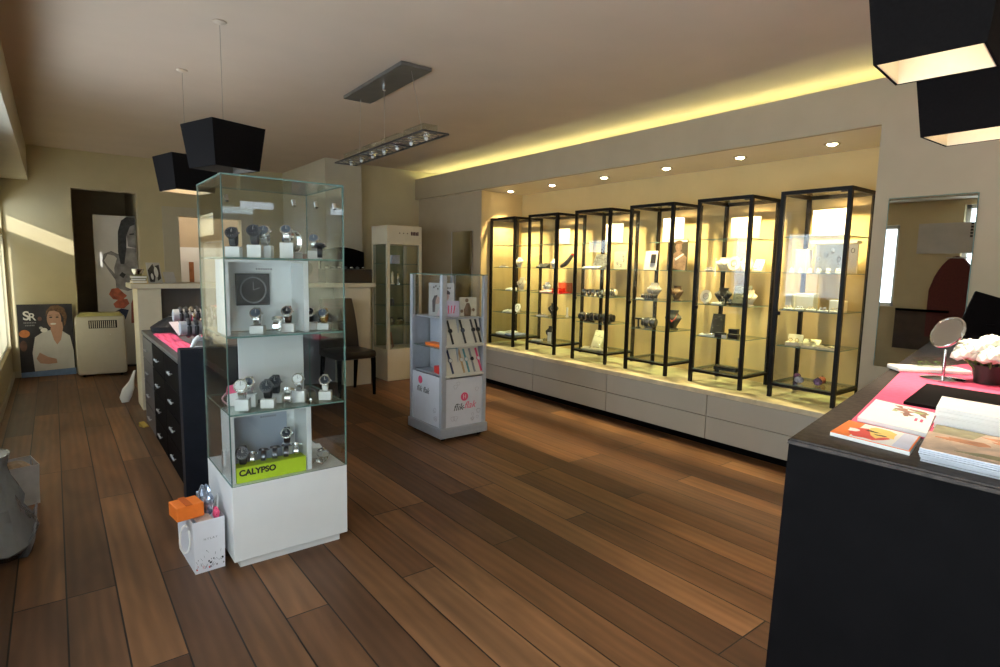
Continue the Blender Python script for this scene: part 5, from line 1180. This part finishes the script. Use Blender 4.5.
# tray and flowers at the far side
t = thing('acrylic_tray', 'white tray with clear box and green leaves behind the table mirror', 'tray', (2.585, .690, Z1), -50)
part('tray', MB().box(-.12, .12, -.05, .05, 0, .016, .004), WHITEC, t); part('clear_box', MB().box(-.04, .09, -.02, .04, .0165, .05), GLASS, t)
random.seed(9); q = MB()
for k in range(26):
    x, yv = random.uniform(-.03, .085), random.uniform(-.012, .034); a = random.uniform(0, 6.28)
    z = random.uniform(.018, .036); L = .014; q.hexa([(x, yv, z), (x + L * .5 * math.cos(a + .5), yv + L * .5 * math.sin(a + .5) * .6, z + .003), (x + L * math.cos(a), yv + L * .6 * math.sin(a), z + .001)], [(x, yv, z + .001), (x + L * .5 * math.cos(a + .5), yv + L * .5 * math.sin(a + .5) * .6, z + .004), (x + L * math.cos(a), yv + L * .6 * math.sin(a), z + .002)])
part('leaves', q, GREENL, t)
def blossom(m, c, r, seed, mi=0):
    random.seed(seed); m.mi = mi
    for k in range(9):
        a = k * 2.4; el = .25 + .12 * k; d = Vector((math.cos(a) * math.cos(el), math.sin(a) * math.cos(el), math.sin(el)))
        p = Vector(c) + d * r * .55; m.ball(p, r * .52, 1, 1, .75, 1)
t = thing('flower_pot', 'pale cream flowers in a dark pot at the right edge of the counter', 'flowers', (2.475, .492, Z1), 0); t.scale = (1.12, 1.12, 1.25)
part('pot', MB().lathe([(0, 0), (.032, 0), (.042, .05), (.040, .05), (.030, .006), (0, .006)], cap=False), LEATHER, t, True)
random.seed(4); st = MB(); bl = MB()
for k, (x, yv, z) in enumerate([(0, 0, .098), (-.042, .02, .085), (.042, -.01, .085), (.0, -.045, .082), (-.03, -.04, .074), (.04, .035, .080), (-.005, .05, .082), (.055, -.045, .070), (-.055, -.015, .066), (.0, -.07, .066), (-.045, .05, .066)]):
    st.cyl((x * .3, yv * .3, .02), (x, yv, z), .0025, 6); blossom(bl, (x, yv, z), .040, k)
part('stem', st, GREENL, t); part('blossoms', bl, PETAL, t)
q = MB()
for k in range(8):
    a = k * .785; q.hexa([(0, 0, .05), (.035 * math.cos(a + .3), .035 * math.sin(a + .3), .062), (.07 * math.cos(a), .07 * math.sin(a), .058), (.035 * math.cos(a - .3), .035 * math.sin(a - .3), .062)], [(0, 0, .052), (.035 * math.cos(a + .3), .035 * math.sin(a + .3), .064), (.07 * math.cos(a), .07 * math.sin(a), .06), (.035 * math.cos(a - .3), .035 * math.sin(a - .3), .064)])
part('leaf', q, GREENL, t)
one('black_dish', MB().lathe([(0, 0), (.05, 0), (.085, .028), (.080, .030), (.045, .006), (0, .006)], cap=False), BLKST, 'black dish behind the flowers on the counter', 'dish', (2.76, .470, Z1), smooth=True)
t = thing('pink_vase', 'glossy pink red vase beside the flower pot', 'vase', (2.36, .400, Z1), 0)
part('body', MB().lathe([(0, 0), (.030, 0), (.036, .03), (.026, .075), (.030, .085), (.025, .085), (.02, .07), (0, .01)], cap=False), mat('pink_glaze', (.40, .02, .07), .12, noise=.1), t, True)
t = thing('display_screen', 'black screen on a leaning stand at the right end of the counter', 'screen', (3.28, .66, Z0), -70)
part('screen', MB().box(-.15, .15, -.01, .01, .05, .27, .004), BLACK, t, rot=(-R(14), R(18), 0)); part('foot', MB().box(-.08, .08, -.05, .10, 0, .012, .003), BLACK, t); part('neck', MB().bar((0, .06, .012), (0, .03, .15), .03, .02), BLACK, t)

# ------------------------------------------------------------------ daylight
W = bpy.data.worlds.new('World'); S.world = W; W.use_nodes = True
bg = W.node_tree.nodes['Background']; bg.inputs['Color'].default_value = (.74, .86, 1.0, 1); bg.inputs['Strength'].default_value = 7.5
sl = bpy.data.lights.new('sun', 'SUN'); sl.energy = 4.5; sl.angle = R(.6); sl.color = (1, .96, .88)
so = bpy.data.objects.new('sun', sl); COL.objects.link(so); so.rotation_euler = Vector((1, 1, -.45)).to_track_quat('-Z', 'Y').to_euler(); so.location = (-6, -4, 5)
def portal(x, y, z, sx, sy, d):
    l = bpy.data.lights.new('window_portal', 'AREA'); l.shape = 'RECTANGLE'; l.size = sx; l.size_y = sy; l.cycles.is_portal = True
    o = bpy.data.objects.new('window_portal', l); COL.objects.link(o); o.location = (x, y, z); o.rotation_euler = Vector(d).to_track_quat('-Z', 'Z').to_euler()
portal(XL - .21, 3.86, 1.45, 2.5, 1.0, (1, 0, 0)); portal(XL - .21, -.15, 1.45, 4.3, 1.4, (1, 0, 0))

# ------------------------------------------------------------------ camera
f, pit, rol, yaw = 572.776, .1155984, .0184833, .661613
cy, sy = math.cos(yaw), math.sin(yaw)
fw = Vector((sy, cy, 0)); rt = Vector((cy, -sy, 0)); up = Vector((0, 0, 1))
fw2 = fw * math.cos(pit) - up * math.sin(pit); up2 = up * math.cos(pit) + fw * math.sin(pit)
rt3 = rt * math.cos(rol) + up2 * math.sin(rol); up3 = up2 * math.cos(rol) - rt * math.sin(rol)
cd = bpy.data.cameras.new('camera'); cd.sensor_width = 36; cd.lens = f / 1000 * 36; cd.clip_start = .02
co = bpy.data.objects.new('camera', cd); COL.objects.link(co)
co.matrix_world = Matrix(((rt3.x, up3.x, -fw2.x, 0), (rt3.y, up3.y, -fw2.y, 0), (rt3.z, up3.z, -fw2.z, 1.35), (0, 0, 0, 1)))
S.camera = co
S.view_settings.view_transform = 'Standard'; S.view_settings.look = 'None'; S.view_settings.gamma = 1; S.view_settings.use_curve_mapping = False
S.view_settings.exposure = 0.2
S.cycles.max_bounces = 10; S.cycles.diffuse_bounces = 5; S.cycles.transparent_max_bounces = 40; S.cycles.glossy_bounces = 5
S.cycles.caustics_reflective = False; S.cycles.caustics_refractive = False; S.cycles.sample_clamp_indirect = 6
S.cycles.use_denoising = True
